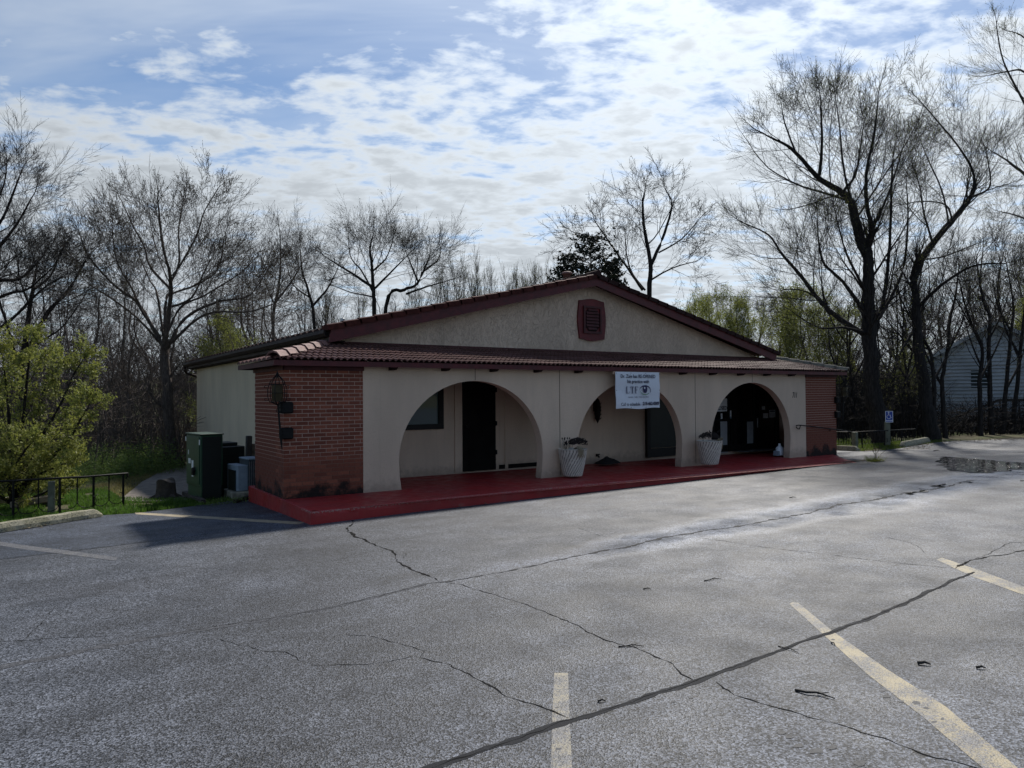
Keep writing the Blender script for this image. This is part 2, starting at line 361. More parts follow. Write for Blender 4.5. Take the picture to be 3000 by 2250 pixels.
def mat_slab():
    M = Mat('red_floor_paint'); w = M.coord('World'); xyz = M.sep(w)
    n = M.noise(w, 2.2, 5, .6); f = M.noise(w, 38, 5, .7)
    c = M.mix(M.ramp(n, .3, .7), (.34,.017,.018), (.26,.014,.016)); c = M.mix(M.ramp(f, .60, .74, 0, .35), c, (.06,.012,.014))
    # paint worn through along the front arris and scuffed on top
    geo = M.nt.nodes.new('ShaderNodeNewGeometry'); nz = M.sep(geo.outputs['Normal'])[2]
    att = M.nt.nodes.new('ShaderNodeAttribute'); att.attribute_name = 'wear'
    dust = M.noise(w, 1.1, 6, .65, .5); c = M.mix(M.ramp(dust, .45, .75, 0, .38), c, (.20,.07,.065)); c = M.mix(M.ramp(M.noise(M.mapping(w, (1,7,1)), 3.5, 4, .6), .62, .75, 0, .3), c, (.28,.15,.13))
    chip = M.ramp(M.math('ADD', f, M.math('MULTIPLY', att.outputs['Fac'], .30)), .74, .80)
    c = M.mix(chip, c, (.32,.18,.16)); M.set('Base Color', c)
    M.set('Roughness', M.ramp(M.noise(w, 5, 4), .3, .7, .42, .68)); M.bump(M.math('ADD', M.noise(w, 55, 4), M.math('MULTIPLY', M.noise(w, 6, 3), .8)), .35, .006); return M.m
SLABM = mat_slab()
RED = simple('red_trim_paint', (.080,.006,.008), .6, .35, 5, .25, 40)
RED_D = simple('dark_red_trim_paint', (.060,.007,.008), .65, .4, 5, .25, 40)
SOFFIT = simple('dark_soffit', (.022,.011,.010), .8, .3, 4, spec=.15)
def mat_tile():
    M = Mat('clay_tile'); w = M.coord('World'); r = M.rand(); n = M.noise(w, 14, 5, .65)
    c = M.mix(M.ramp(r, 0, 1, 0, 1, False), (.075,.036,.030), (.125,.062,.054)); c = M.mix(M.ramp(n, .45, .8, 0, .5), c, (.10,.06,.055))
    M.set('Base Color', c); M.set('Roughness', .65); M.set('Specular IOR Level', .12); M.bump(M.noise(w, 90, 4), .35, .006); return M.m
TILE = mat_tile(); TILE_D = simple('dark_clay_tile', (.035,.018,.016), .85, .4, 8, .3, 60, spec=.12)
CAPT = simple('hip_cap_tile', (.19,.095,.08), .7, .3, 9, .3, 60)
MOSSY = simple('mossy_cap_tile', (.17,.15,.11), .8, .4, 9, .3, 60)
IRON = simple('black_iron', (.008,.008,.008), .6, .4, 20, .2, 80, spec=.2)
DARK = simple('dark_door_wood', (.007,.006,.006), .7, .4, 3, .3, 30, spec=.12)
BRONZE = simple('dark_bronze_frame', (.009,.008,.008), .5, .3, 6, spec=.25)
GALV = simple('galvanised_metal', (.35,.36,.37), .4, .25, 8, 0, 40, .7)
GUTTER = simple('brown_gutter', (.028,.018,.015), .6, .25, 6, spec=.2)
ROOFM = simple('roof_shingle', (.035,.024,.022), .95, .3, 6, spec=.1)
def mat_glass(name, col, rough=.04):
    M = Mat(name); M.set('Base Color', col); M.set('Roughness', rough); M.set('Specular IOR Level', .6); M.set('Coat Weight', .6); M.set('Coat Roughness', .02)
    return M.m
GLASS = mat_glass('dark_glass', (.006,.007,.008)); GLASS_B = mat_glass('blinds_reflection_glass', (.07,.105,.105))  # GLASS_B base colour paints a pale teal reflection together with the blinds
PAPER = simple('white_paper', (.72,.74,.74), .7, .1, 10); INK = simple('dark_ink', (.012,.012,.04), .6, .1, 10); NAVY = simple('navy_ink', (.012,.010,.07), .6, .1, 10); GREENINK = simple('green_ink', (.10,.26,.12), .6, .1, 10); BLACKINK = simple('black_ink', (.01,.01,.01), .6, .1, 10)
def mat_banner():
    M = Mat('vinyl_banner'); w = M.coord('World'); M.set('Base Color', (.66,.69,.75)); M.set('Roughness', .5); M.bump(M.noise(w, 6, 3), .35, .03); return M.m
BANNER = mat_banner()
POTM = simple('white_ceramic', (.62,.57,.50), .45, .2, 7, .2, 60); POT_G = simple('pot_groove_dark', (.22,.20,.17), .8, .3, 20)
DEAD = simple('dead_flower', (.020,.012,.010), .9, .4, 30); STRAW = simple('dry_straw', (.34,.28,.19), .9, .3, 20); SOIL = simple('soil', (.03,.022,.016), .95, .3, 20, .5, 40)
CABG = simple('green_cabinet_paint', (.014,.060,.028), .45, .25, 3, .1, 40); CABD = simple('dark_green_cabinet_paint', (.012,.040,.022), .5, .25, 3)
GREYBOX = simple('grey_unit_paint', (.24,.30,.36), .5, .2, 4); BLUEBOX = simple('navy_unit', (.02,.02,.09), .5, .2, 4)
WOODG = simple('weathered_wood', (.22,.185,.14), .9, .4, 5, .6, 40); WOOD_D = simple('dark_old_wood', (.05,.04,.032), .9, .4, 6, .6, 40); POSTG = simple('greenish_post_wood', (.13,.14,.105), .9, .35, 5, .5, 40)
CONC = simple('weathered_concrete', (.27,.25,.19), .9, .45, 9, .6, 45); CONC2 = simple('plain_concrete', (.36,.34,.31), .9, .3, 8, .5, 45)
def mat_conc_moss():
    M = Mat('mossy_concrete'); w = M.coord('World'); n = M.noise(w, 8, 5, .65); f = M.noise(w, 45, 5, .7)
    c = M.mix(M.ramp(n, .35, .7), (.33,.31,.23), (.20,.19,.12)); c = M.mix(M.ramp(f, .52, .62), c, (.06,.055,.04)); M.set('Base Color', c); M.set('Roughness', .95); M.bump(f, .7, .015); return M.m
STOPM = mat_conc_moss()
SIGNB = simple('sign_blue', (.012,.05,.32), .4, .1, 4); SIGNW = simple('sign_white', (.75,.78,.82), .5, .1, 4)
SIDING = simple('white_siding', (.42,.445,.455), .8, .18, 1.5, spec=.2); FOUND = simple('house_foundation', (.28,.29,.30), .9, .2, 3); HTRIM = simple('house_trim', (.42,.43,.42), .7, .15, 3)
def mat_bark(name, a, b):
    M = Mat(name); w = M.coord('Object'); n = M.noise(M.mapping(w, (9,9,1.6)), 2.4, 6, .65)
    M.set('Base Color', M.mix(M.ramp(n, .35, .7), a, b)); M.set('Roughness', .95); M.set('Specular IOR Level', .15); M.bump(n, .9, .03); return M.m
BARK_D = mat_bark('bark_dark', (.014,.013,.013), (.040,.036,.034)); BARK = mat_bark('bark_grey', (.05,.043,.038), (.11,.098,.086)); BARK_B = mat_bark('bark_brown', (.055,.045,.040), (.12,.10,.088))
def mat_leaf(name, col, tr=.45):
    M = Mat(name); r = M.noise(M.coord('World'), 1.3, 3); f = M.noise(M.coord('World'), 9, 3)
    c = M.mix(M.ramp(r, .3, .7), col, tuple(x*.55 for x in col)); c = M.mix(M.ramp(f, .4, .7), c, (col[0]*1.25, col[1]*1.12, col[2]*.9))
    M.set('Base Color', c); M.set('Roughness', .6); M.set('Specular IOR Level', .25)
    t = M.nt.nodes.new('ShaderNodeBsdfTranslucent'); M.L(c, t.inputs['Color']); mx = M.nt.nodes.new('ShaderNodeMixShader'); mx.inputs[0].default_value = tr
    M.L(M.b.outputs[0], mx.inputs[1]); M.L(t.outputs[0], mx.inputs[2]); M.L(mx.outputs[0], M.out.inputs['Surface']); return M.m
LEAF_Y = mat_leaf('leaf_yellow_green', (.21,.24,.06)); LEAF_S = mat_leaf('leaf_spring', (.20,.235,.06), .5); LEAF_G = mat_leaf('leaf_green', (.085,.13,.03)); LEAF_D = mat_leaf('needle_dark', (.016,.022,.012), .15); BUD = mat_leaf('bud_brownish', (.06,.055,.025), .3); BUD_G = mat_leaf('bud_green', (.16,.18,.05)); UNDERL = mat_leaf('undergrowth_green', (.13,.20,.055)); GRASSM = mat_leaf('grass_blade', (.075,.155,.025), .5); LITTER = simple('leaf_litter', (.15,.12,.075), .95, .5, 9, .6, 30)
def mat_ground():
    M = Mat('woodland_ground'); w = M.coord('World'); n = M.noise(w, .35, 5, .6); f = M.noise(w, 7, 6, .7); v = M.sep(M.voro(w, 14, 'F1', 'Color'))[0]
    c = M.mix(M.ramp(n, .4, .62), (.085,.075,.05), (.05,.075,.022)); c = M.mix(M.ramp(f, .45, .7, 0, .7), c, (.12,.10,.065)); c = M.mix(M.ramp(v, .7, 1, 0, .35), c, (.19,.16,.11))
    M.set('Base Color', c); M.set('Roughness', 1.0); M.set('Specular IOR Level', .1); M.bump(f, .8, .06); return M.m
GROUND = mat_ground(); PATHM = simple('gravel_path', (.155,.135,.115), .95, .35, 5, .6, 60)
def mat_water():                                                    # open water with grit breaking the surface
    M = Mat('puddle_water'); w = M.coord('World'); g = M.noise(M.mapping(w, (1.0,2.2,1), (0,0,math.radians(20))), 7.0, 6, .72)
    k = M.ramp(g, .53, .60); M.set('Base Color', M.mix(k, (.010,.010,.011), (.05,.05,.053))); M.set('Roughness', M.ramp(k, 0, 1, .03, .42)); M.set('Specular IOR Level', .5)
    M.bump(M.math('ADD', M.math('MULTIPLY', M.noise(w, 40, 4, .6), M.ramp(k, 0, 1, .02, 1.0)), M.math('MULTIPLY', M.noise(w, 4, 2), .1)), .35, .02); return M.m
WATER = mat_water()

# ------------------------------------------------------------------ terrain, lot, slab
LOT = [(-18,-30),(45,-30),(45,-7),(26.6,-.8),(23.8,.41),(22.5,.45),(19.6,.02),(18.4,-.08),(17.6,.18),(17.72,1.2),(17.9,4.2),(1.5,4.2),(.2,2.8),(-.68,2.36),(-1.34,2.16),(-1.94,2.0),(-2.41,2.16),(-3.2,1.75),(-3.9,1.3),(-18,.9)]
_LA = np.array(LOT); _LB = np.roll(_LA, -1, 0)
def lot_dist(X, Y):
    X = np.asarray(X, float); Y = np.asarray(Y, float); best = np.full(X.shape, 1e9); ins = np.zeros(X.shape, bool)
    for (ax, ay), (bx, by) in zip(_LA, _LB):
        dx, dy = bx-ax, by-ay; t = np.clip(((X-ax)*dx+(Y-ay)*dy)/(dx*dx+dy*dy), 0, 1)
        best = np.minimum(best, np.hypot(X-ax-t*dx, Y-ay-t*dy))
        c = ((ay > Y) != (by > Y)); ins ^= c & (X < (bx-ax)*(Y-ay)/((by-ay) if by != ay else 1e-9)+ax)
    return np.where(ins, 0.0, best), ins
def zt(X, Y):
    X = np.asarray(X, float); Y = np.asarray(Y, float); d, ins = lot_dist(X, Y)
    base = gz(np.clip(X, -20, 30), np.clip(Y, -30, 5))
    A = np.clip(1 - (X-6)/12*.6, .4, 1)
    fall = A*np.minimum(.035*d + .10*np.maximum(0, d-14), 3.4)
    hill = np.minimum(np.maximum(0, d-48)*.11, 7.5)
    bumps = .05*np.sin(X*.9+1.3)*np.cos(Y*.7)*np.minimum(d/4, 1)
    return np.where(ins, base-.10, base+.012*np.minimum(d/.3, 1)-.01-fall+hill+bumps)
def zt1(x, y): return float(zt(np.array([x]), np.array([y]))[0])
def onT(px, py, t0=6.0, t1=160.0):
    d = ray(px, py); ts = np.concatenate([np.arange(t0, 50, .1), np.arange(50, t1, .5)]); P = CAM[None, :] + ts[:, None]*d[None, :]
    below = P[:, 2] < zt(P[:, 0], P[:, 1]); i = int(np.argmax(below)) if below.any() else len(ts)-1
    p = P[i].copy(); p[2] = zt1(p[0], p[1]); return p
def ground_sheet():
    s = np.linspace(-1, 1, 130); g = np.sign(s)*(np.abs(s)*30 + np.abs(s)**4*260)
    X, Y = np.meshgrid(g+6, g+14); Z = zt(X, Y); n = len(s)
    v = np.stack([X.ravel(), Y.ravel(), Z.ravel()], 1).tolist()
    f = [(j*n+i, j*n+i+1, (j+1)*n+i+1, (j+1)*n+i) for j in range(n-1) for i in range(n-1)]
    m = MB(); m.v = [tuple(p) for p in v]; m.f = f; m.m = [0]*len(f)
    return tag(m.build('ground', GROUND, smooth=True), kind='structure')
ground_sheet()
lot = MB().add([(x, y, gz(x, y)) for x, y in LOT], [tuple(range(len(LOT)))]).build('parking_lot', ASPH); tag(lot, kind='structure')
def px_patch(name, pts, mat, dz, parent=None):
    P = [onG(*p) for p in pts]; return recalc(MB().add([(p[0], p[1], p[2]+dz*.25) for p in P], [tuple(range(len(P)))]).build(name, mat, parent))
def ribbon(name, pts, widths, mat, dz, parent, jit=.5, step=.03, wav=1.0):
    P = [onG(*p)[:2] for p in pts]; pts2 = []; W = []
    for i in range(len(P)-1):
        L = math.dist(P[i], P[i+1]); k = max(1, int(L/step))
        for j in range(k):
            t = j/k; pts2.append(P[i]*(1-t)+P[i+1]*t); W.append(widths[0]+(widths[1]-widths[0])*((i+t)/(len(P)-1)))
    pts2.append(P[-1]); W.append(widths[1]); vs = []; n = len(pts2); sd_ = rnd()*100
    for i, p in enumerate(pts2):
        a = pts2[max(0, i-1)]; b = pts2[min(n-1, i+1)]; d = (b-a)/max(1e-6, np.linalg.norm(b-a)); nn = np.array([-d[1], d[0]])
        off = mnoise.noise((p[0]*5, p[1]*5, sd_))*W[i]*jit*1.2 + (mnoise.noise((p[0]*11, p[1]*11, sd_+3))*.016+mnoise.noise((p[0]*29, p[1]*29, sd_+5))*.008)*wav; w = W[i]*max(.2, .65+jit*mnoise.noise((p[0]*13, p[1]*13, sd_+7))*1.7)
        if i in (0, n-1): w *= .25
        for sgn in (-1, 1): q = p+nn*(off+sgn*w/2); vs.append((q[0], q[1], gz(*q)+dz*.25))
    return MB().add(vs, [(2*i, 2*i+1, 2*i+3, 2*i+2) for i in range(n-1)]).build(name, mat, parent)
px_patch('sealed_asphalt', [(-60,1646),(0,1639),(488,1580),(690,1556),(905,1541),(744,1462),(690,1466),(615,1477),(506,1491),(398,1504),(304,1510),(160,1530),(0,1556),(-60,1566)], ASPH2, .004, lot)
C1 = [(-80,1968),(0,1954),(200,1915),(407,1873),(620,1838),(814,1808),(949,1785),(1100,1748),(1255,1710),(1322,1703),(1500,1671),(1620,1645),(1758,1615),(1850,1600),(1934,1578),(2050,1558),(2165,1542),(2280,1520),(2382,1500),(2423,1489),(2463,1478),(2522,1470),(2589,1459),(2636,1448),(2680,1443),(2736,1432),(2790,1422),(2817,1413),(2862,1406)]
ribbon('tar_band', C1[:9], (.16,.08), BAND_L, .006, lot, .3, wav=.3); ribbon('crack', C1[3:9], (.008,.012), CRACKM, .008, lot, .8)
ribbon('crack', C1[8:14], (.018,.045), TAR, .010, lot, .9); ribbon('crack', C1[13:24], (.045,.075), TAR, .008, lot, .9); ribbon('crack', C1[23:], (.07,.05), TAR, .008, lot, .9)
CR_ = [([(1037,1524),(1017,1551),(1040,1570),(1085,1592),(1146,1615),(1166,1646),(1210,1668),(1248,1683),(1288,1703)], (.05,.03)),
 ([(1300,1706),(1356,1714),(1417,1734),(1500,1758),(1575,1785),(1663,1819),(1724,1853),(1790,1880),(1866,1900),(1961,1941),(1995,1975),(2029,1992)], (.012,.02)),
 ([(2097,1998),(2151,2036),(2246,2063),(2382,2104),(2504,2137),(2612,2171),(2693,2205),(2822,2239),(2900,2262)], (.013,.012)),
 ([(1017,1859),(1099,1866),(1180,1887),(1241,1907),(1227,1927),(1322,1948),(1370,1975),(1431,2005),(1471,2032),(1500,2045),(1561,2063),(1663,2107)], (.010,.014)),
 ([(644,1873),(719,1893),(773,1907),(841,1910),(882,1934),(929,1951),(1051,1948),(1140,1940),(1210,1922)], (.010,.006)),
 ([(-20,1880),(68,1876),(180,1868),(330,1864)], (.010,.008)), ([(68,1876),(90,1855),(115,1832),(140,1805),(163,1775)], (.010,.006)),
 ([(1690,1545),(1760,1570),(1830,1578),(1930,1574)], (.008,.008)), ([(2043,1575),(2140,1588),(2246,1605),(2402,1622),(2558,1642),(2680,1655),(2802,1666)], (.012,.010)),
 ([(2802,1666),(2815,1655),(2829,1649),(2897,1629),(2950,1625),(3020,1608)], (.05,.03)), ([(2829,1649),(2900,1620),(2960,1590),(3010,1588)], (.012,.010)),
 ([(2590,1352),(2640,1346),(2740,1338),(2850,1318),(2930,1306)], (.03,.02)), ([(1090,1650),(1180,1640),(1190,1622)], (.006,.006)), ([(1100,1612),(1010,1636),(930,1650)], (.006,.005)),
 ([(2600,1575),(2660,1588),(2690,1600),(2710,1622)], (.012,.006))]
for p, w in CR_: ribbon('crack', p, (w[0]*.8, w[1]*.8), CRACKM, .006, lot, .8)
SEAM = [(1150,2292),(1261,2250),(1380,2212),(1500,2171),(1670,2110),(1825,2063),(2029,1998),(2110,1968),(2280,1907),(2436,1853),(2612,1785),(2788,1703),(2856,1676)]
ribbon('tar_band', SEAM, (.085,.05), BAND, .007, lot, .25, wav=.25); ribbon('crack', SEAM, (.006,.006), CRACKM, .010, lot, .9)
ribbon('tar_seam', [(-60,1646),(0,1639),(200,1616),(488,1580),(600,1566),(700,1552)], (.022,.012), CRACKM, .009, lot, .4)
def paint_line(pts, mat): return px_patch('painted_line', pts, mat, .005, lot)
px_patch('painted_line', [(395,1501),(640,1515),(893,1530),(875,1537),(640,1522),(398,1507)], PAINT_BLUE, .009, lot)
px_patch('painted_line', [(-30,1583),(90,1600),(181,1611),(344,1633),(338,1643),(175,1622),(80,1611),(-30,1594)], PAINT_FADED, .009, lot)
px_patch('painted_line', [(1624,1972),(1664,1972),(1668,2080),(1676,2262),(1614,2262),(1619,2080)], PAINT_WORN, .006, lot)
px_patch('painted_line', [(2313,1770),(2322,1764),(2338,1766),(2440,1850),(2600,1962),(2770,2070),(2995,2262),(2893,2262),(2700,2098),(2540,1975),(2420,1867)], PAINT, .006, lot)
px_patch('painted_line', [(2743,1640),(2760,1634),(2860,1668),(3030,1730),(3030,1754),(2850,1690)], PAINT, .006, lot)
SPOT = simple('asphalt_crumb', (.045,.046,.05), .7, .4, 30, .6, 90)
def blob(name, px, py, r, mat, dz, parent, sx=1.0, n=11):
    p = onG(px, py); a0 = rnd()*6; vs = []
    for k in range(n):
        a = 2*math.pi*k/n; rr_ = r*(.65+.6*rnd()); q = (p[0]+math.cos(a+a0)*rr_*sx, p[1]+math.sin(a+a0)*rr_); vs.append((q[0], q[1], gz(*q)+dz*.3))
    return MB().add(vs, [tuple(range(n))]).build(name, mat, parent)
for (x, y, r) in [(2585,2025,.022),(2598,2040,.03),(2640,2056,.02),(2684,2060,.03),(2712,2075,.022),(2737,2116,.018),(2761,2107,.016),(2290,2147,.028),(2312,2160,.03),(2340,2185,.035),(2390,2200,.045),(2440,2190,.03),(2520,2238,.035),(2840,2065,.02),(2860,2100,.026),(2905,2058,.018),(2970,1920,.02),(2880,1988,.018),(1850,2146,.016),(1972,2056,.018),(2026,2045,.018),(1700,2215,.016),(1796,2186,.014),(1636,2195,.020),(1632,2074,.016),(800,2172,.016),(350,1941,.012),(600,1860,.012),(2440,1874,.022),(1168,1775,.010)]:
    blob('tar_spot', x, y, r*.6, SPOT, .006, lot, 1.5)

def slab():
    def ztop(x): return -max(0, min(x, 11)-4)*.005-max(0, min(x, 14.5)-11)*.0175
    path = [(-.03,2.2),(-.03,0),(-.05,-1.5),(1.6,-1.43),(4.25,-1.47),(7.6,-1.53),(11.0,-1.52),(13.0,-1.60),(13.9,-1.84),(14.2,-1.5),(14.5,-1.12),(14.9,-.7),(15.4,-.28),(16.0,.3),(16.3,2.2)]
    pts = []
    for (a, b) in zip(path[:-1], path[1:]):
        L = math.dist(a, b); k = max(1, int(L/.05))
        for j in range(k): t = j/k; pts.append((a[0]*(1-t)+b[0]*t, a[1]*(1-t)+b[1]*t))
    pts.append(path[-1]); n = len(pts); rows = []; wear = []
    for off, dz, wr in ((.10, 0, 0), (.03, 0, .55), (.0, -.008, 1.0), (0, -.03, .7), (0, -.07, .05), (0, -.5, 0)):
        row = []
        for i, p in enumerate(pts):
            a = pts[max(0, i-1)]; b = pts[min(n-1, i+1)]; d = Vector((b[0]-a[0], b[1]-a[1])).normalized(); nn = Vector((-d.y, d.x))
            front = p[1] < -1.0 and p[0] < 13.95
            q = Vector(p)+nn*off; j = 0.0
            if front and wr > .4: j = mnoise.noise((p[0]*6, p[1]*6, 3))*.012+abs(mnoise.noise((p[0]*17, 1, 8)))*.014; q = q + nn*j
            z = ztop(q.x)+dz-(j*.5 if wr == 1 else 0)
            row.append((q.x, q.y, z)); wear.append(wr if front else wr*.25)
        rows.append(row)
    m = MB(); m.v = [p for r in rows for p in r]
    for r in range(5):
        for i in range(n-1): m.f.append((r*n+i, r*n+i+1, (r+1)*n+i+1, (r+1)*n+i))
    m.f.append(tuple(range(n-1, -1, -1))); m.m = [0]*len(m.f)
    o = m.build('porch_slab', SLABM); recalc(o)
    at = o.data.attributes.new('wear', 'FLOAT', 'POINT'); at.data.foreach_set('value', wear)
    tag(o, kind='structure'); return o
slab()
# gravel path on the slope behind the grass
def path_sheet():
    px = [(350,1470),(385,1440),(420,1412),(455,1392),(500,1376),(560,1366),(600,1366),(620,1420),(600,1470),(540,1472),(470,1473),(400,1474)]
    P = [onT(*p) for p in px]; c = np.mean(P, 0); m = MB(); V = []; n = len(P)
    for k in range(7):
        t = k/6
        for p in P: q = c+(p-c)*t; V.append((q[0], q[1], zt1(q[0], q[1])+.03))
    m.v = V; m.f = [(k*n+i, k*n+(i+1) % n, (k+1)*n+(i+1) % n, (k+1)*n+i) for k in range(6) for i in range(n)]; m.m = [0]*len(m.f)
    tag(m.build('gravel_path', PATHM), kind='structure')
path_sheet()
# puddles: level water standing in the low seam
def puddle(px, name):
    P = [onG(*p) for p in px]; out = []
    for i in range(len(P)):
        a, b = P[i], P[(i+1) % len(P)]; k = max(2, int(np.linalg.norm(b-a)/.07))
        for j in range(k):
            t = j/k; q = a*(1-t)+b*t; s = .30; q = q+np.array([mnoise.noise((q[0]*3, q[1]*3, 1)), mnoise.noise((q[0]*3, q[1]*3, 5)), 0])*s; out.append((q[0], q[1], gz(q[0], q[1])+.012))
    return tag(MB().add(out, [tuple(range(len(out)))]).build(name, WATER), kind='structure')
puddle([(2745,1352),(2768,1340),(2830,1344),(2900,1349),(3040,1358),(3100,1370),(3000,1375),(2935,1380),(2890,1387),(2830,1386),(2780,1377),(2770,1365)], 'puddle')
puddle([(2641,1447),(2660,1440),(2690,1437),(2708,1440),(2690,1445),(2664,1449)], 'puddle')
puddle([(2740,1424),(2765,1421),(2786,1422),(2772,1427),(2752,1428)], 'puddle')
puddle([(2800,1414),(2830,1409),(2850,1409),(2830,1414)], 'puddle')

# ------------------------------------------------------------------ the clinic
B = empty('clinic_building', (8, 0, -.1)); tag(B, 'low beige stucco clinic with three arches, brick corners and red roof trim', 'building')
B.matrix_world = Matrix.Translation((8, 0, -.1))
_BI = Matrix.Translation((-8, 0, .1))
def part(o, parent=B):
    o.parent = parent; o.matrix_parent_inverse = _BI if parent is B else parent.matrix_world.inverted() if False else Matrix(); return o
class PB(MB):                                                      # parts of the building are modelled in world coordinates
    def make(s, name, mats, parent=None, smooth=False, fix=False):
        o = s.build(name, mats, None, smooth)
        if fix: recalc(o)
        o.parent = parent or B; o.matrix_parent_inverse = _BI if (parent is None or parent is B) else Matrix(); return o
WF, XS, YW, HT = 1.37, 14.38, 1.76, 2.2
WID = 15.86
def arch(cx, a=1.61, zc=.5, b=1.46, n=28):
    pts = [(cx-a*.972, -.3), (cx-a*.972, 0), (cx-a*.993, .25)]
    pts += [(cx-a*math.cos(math.pi*k/n), zc+b*math.sin(math.pi*k/n)) for k in range(n+1)]
    return pts + [(cx+a*.993, .25), (cx+a*.972, 0), (cx+a*.972, -.3)]
fw = [(WF, HT+.04), (WF, -.3)]
for cx in (3.66, 7.80, 12.06): fw += arch(cx)
fw += [(XS, -.3), (XS, HT+.04)]
PB().prism(fw, 'y', .004, .20).make('front_wall', STUCCO, fix=True)
for x, z0 in ((3.66, 1.97), (5.72, 0), (7.80, 1.97), (9.88, 0), (12.06, 1.97)): PB().box((x-.005, .001, z0), (x+.005, .01, HT)).make('control_joint', SOFFIT)
# brick piers
CH = 2.2/33; BL, BJ = .2032, .010
def pier(x0, x1, side, indiv):
    m = PB().box((x0+.004, .004, -.4), (x1-.004, .25 if side > 0 else 1.85, HT-.01))
    if side > 0: m.box((x1-.25, .251, -.4), (x1-.004, 1.85, HT-.01))
    pr_ = m.make('brick_pier', MORTAR)
    bm_ = MB().box((0,0,0), (BL-BJ, .09, CH-BJ)).build('brick', BRICK); me = bm_.data; bpy.data.objects.remove(bm_)
    bevel_tmp = None
    rest = MB()
    def brick(x, y, z, L, rot, single):
        if single:
            o = bpy.data.objects.new('brick', me); COL.objects.link(o); o.parent = pr_
            o.location = (x, y, z); o.rotation_euler = (0, 0, rot); o.scale = (L/(BL-BJ), 1, 1); o.location = (x+U(-.001,.001), y+U(-.0015,.0015), z)
        else:
            if rot == 0: rest.box((x, y, z), (x+L, y+.09, z+CH-BJ))
            elif side < 0: rest.box((x-.09, y, z), (x, y+L, z+CH-BJ))
            else: rest.box((x-.09, y, z), (x, y+L, z+CH-BJ))
    for r in range(-3, 33):
        z = r*CH+BJ/2; odd = r % 2
        # front face
        x = x0+(.1016 if odd else 0)
        if side < 0:
            while x < x1-.03:
                L = min(BL-BJ, x1-.004-x); brick(x, 0, z, L, 0, indiv and r >= 0); x += BL
            y = 0 if odd else .1016; k = 0
            while y < 1.85-.03:
                L = min(BL-BJ, 1.85-y)
                if indiv and r >= 0 and k < 2: brick(x0+.09, y, z, L, math.pi/2, True)
                else: rest.box((x0, y, z), (x0+.09, y+L, z+CH-BJ))
                y += BL; k += 1
        else:
            x = x0+.004 + (.1016-.02 if odd else 0)
            if odd: rest.box((x0+.004, 0, z), (x0+.004+.07, .09, z+CH-BJ))
            while x < x1-.03:
                L = min(BL-BJ, x1-x)
                rest.box((x, 0, z), (x+L, .09, z+CH-BJ)); x += BL
            y = .1016
            while y < 1.85-.03:
                L = min(BL-BJ, 1.85-y); rest.box((x1-.09, y, z), (x1, y+L, z+CH-BJ)); y += BL
    o = rest.build('brickwork', BRICK, pr_); o['kind'] = 'stuff'
    return pr_
pier(0, WF, -1, True); pier(XS, WID, 1, False)
# soffit, fascia, brackets
EZ, EO = 2.285, .22
ZW = float(onY(1550, 1029, YW)[2])
SLP = (ZW-EZ)/(YW+EO)
PB().box((-.19, -.19, HT-.005), (WID+.19, YW-.01, HT+.012)).make('porch_soffit', SOFFIT)
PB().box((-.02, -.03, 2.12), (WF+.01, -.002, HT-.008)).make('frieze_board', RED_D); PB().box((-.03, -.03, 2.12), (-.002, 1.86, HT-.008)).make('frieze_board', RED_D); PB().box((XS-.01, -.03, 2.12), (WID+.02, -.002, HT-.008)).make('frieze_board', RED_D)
PB().box((-EO, -EO, 2.185), (WID+EO, -EO+.03, EZ-.012)).make('fascia_board', RED)
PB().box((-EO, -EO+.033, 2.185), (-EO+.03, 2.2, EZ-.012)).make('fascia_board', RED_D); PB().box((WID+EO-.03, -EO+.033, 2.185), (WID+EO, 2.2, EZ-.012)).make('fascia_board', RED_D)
for k in range(12):
    x = 1.90+1.066*k
    if 7.1 < x < 8.65: continue
    PB().prism([(.0, 2.192), (-.19, 2.192), (-.19, 2.175), (-.14, 2.145), (.0, 2.135)], 'x', x-.05, x+.05).make('bracket', SOFFIT, fix=True)
# porch roof deck, hips and tiles
HTL = onY(972, 1008, YW)[0]; HTR = onY(2268, 1052, YW)[0]
d = PB()
d.add([(-EO, -EO, EZ-.02), (WID+EO, -EO, EZ-.02), (HTR, YW, ZW-.02), (HTL, YW, ZW-.02)], [(0,1,2,3)])
d.add([(-EO, 2.2, EZ-.02), (-EO, -EO, EZ-.02), (HTL, YW, ZW-.02), (HTL+.1, 2.2, ZW-.02)], [(0,1,2,3)]); d.add([(WID+EO, -EO, EZ-.02), (WID+EO, 2.2, EZ-.02), (HTR-.1, 2.2, ZW-.02), (HTR, YW, ZW-.02)], [(0,1,2,3)])
d.add([(-EO, 2.2, EZ-.1), (-EO, 2.2, EZ-.02), (HTL+.1, 2.2, ZW-.02), (HTL+.1, 2.2, EZ-.1)], [(0,1,2,3)])
d.make('porch_roof_deck', ROOFM)
NR, NC = 7, 49; TW = (WID+2*EO)/NC; SL = math.hypot(YW+EO, ZW-EZ); TE = SL/NR; ANG = math.atan2(ZW-EZ, YW+EO)
def tile_mesh():
    prof = []; nr = 3; w = TW/nr
    for k in range(nr):
        for t, h in ((0.0, .0), (.18, .022), (.42, .036), (.66, .022), (.84, .0)): prof.append((k*w+t*w, h))
    prof.append((TW, 0)); n = len(prof); L = TE*1.12
    vs = [(x, 0, h+.016) for x, h in prof]+[(x, L, h-.006) for x, h in prof]+[(x, .004, h-.004) for x, h in prof]
    fs = [(i, i+1, n+i+1, n+i) for i in range(n-1)]+[(2*n+i, 2*n+i+1, i+1, i) for i in range(n-1)]
    o = MB().add(vs, fs).build('roof_tile', TILE); me = o.data; bpy.data.objects.remove(o); return me
TM = tile_mesh()
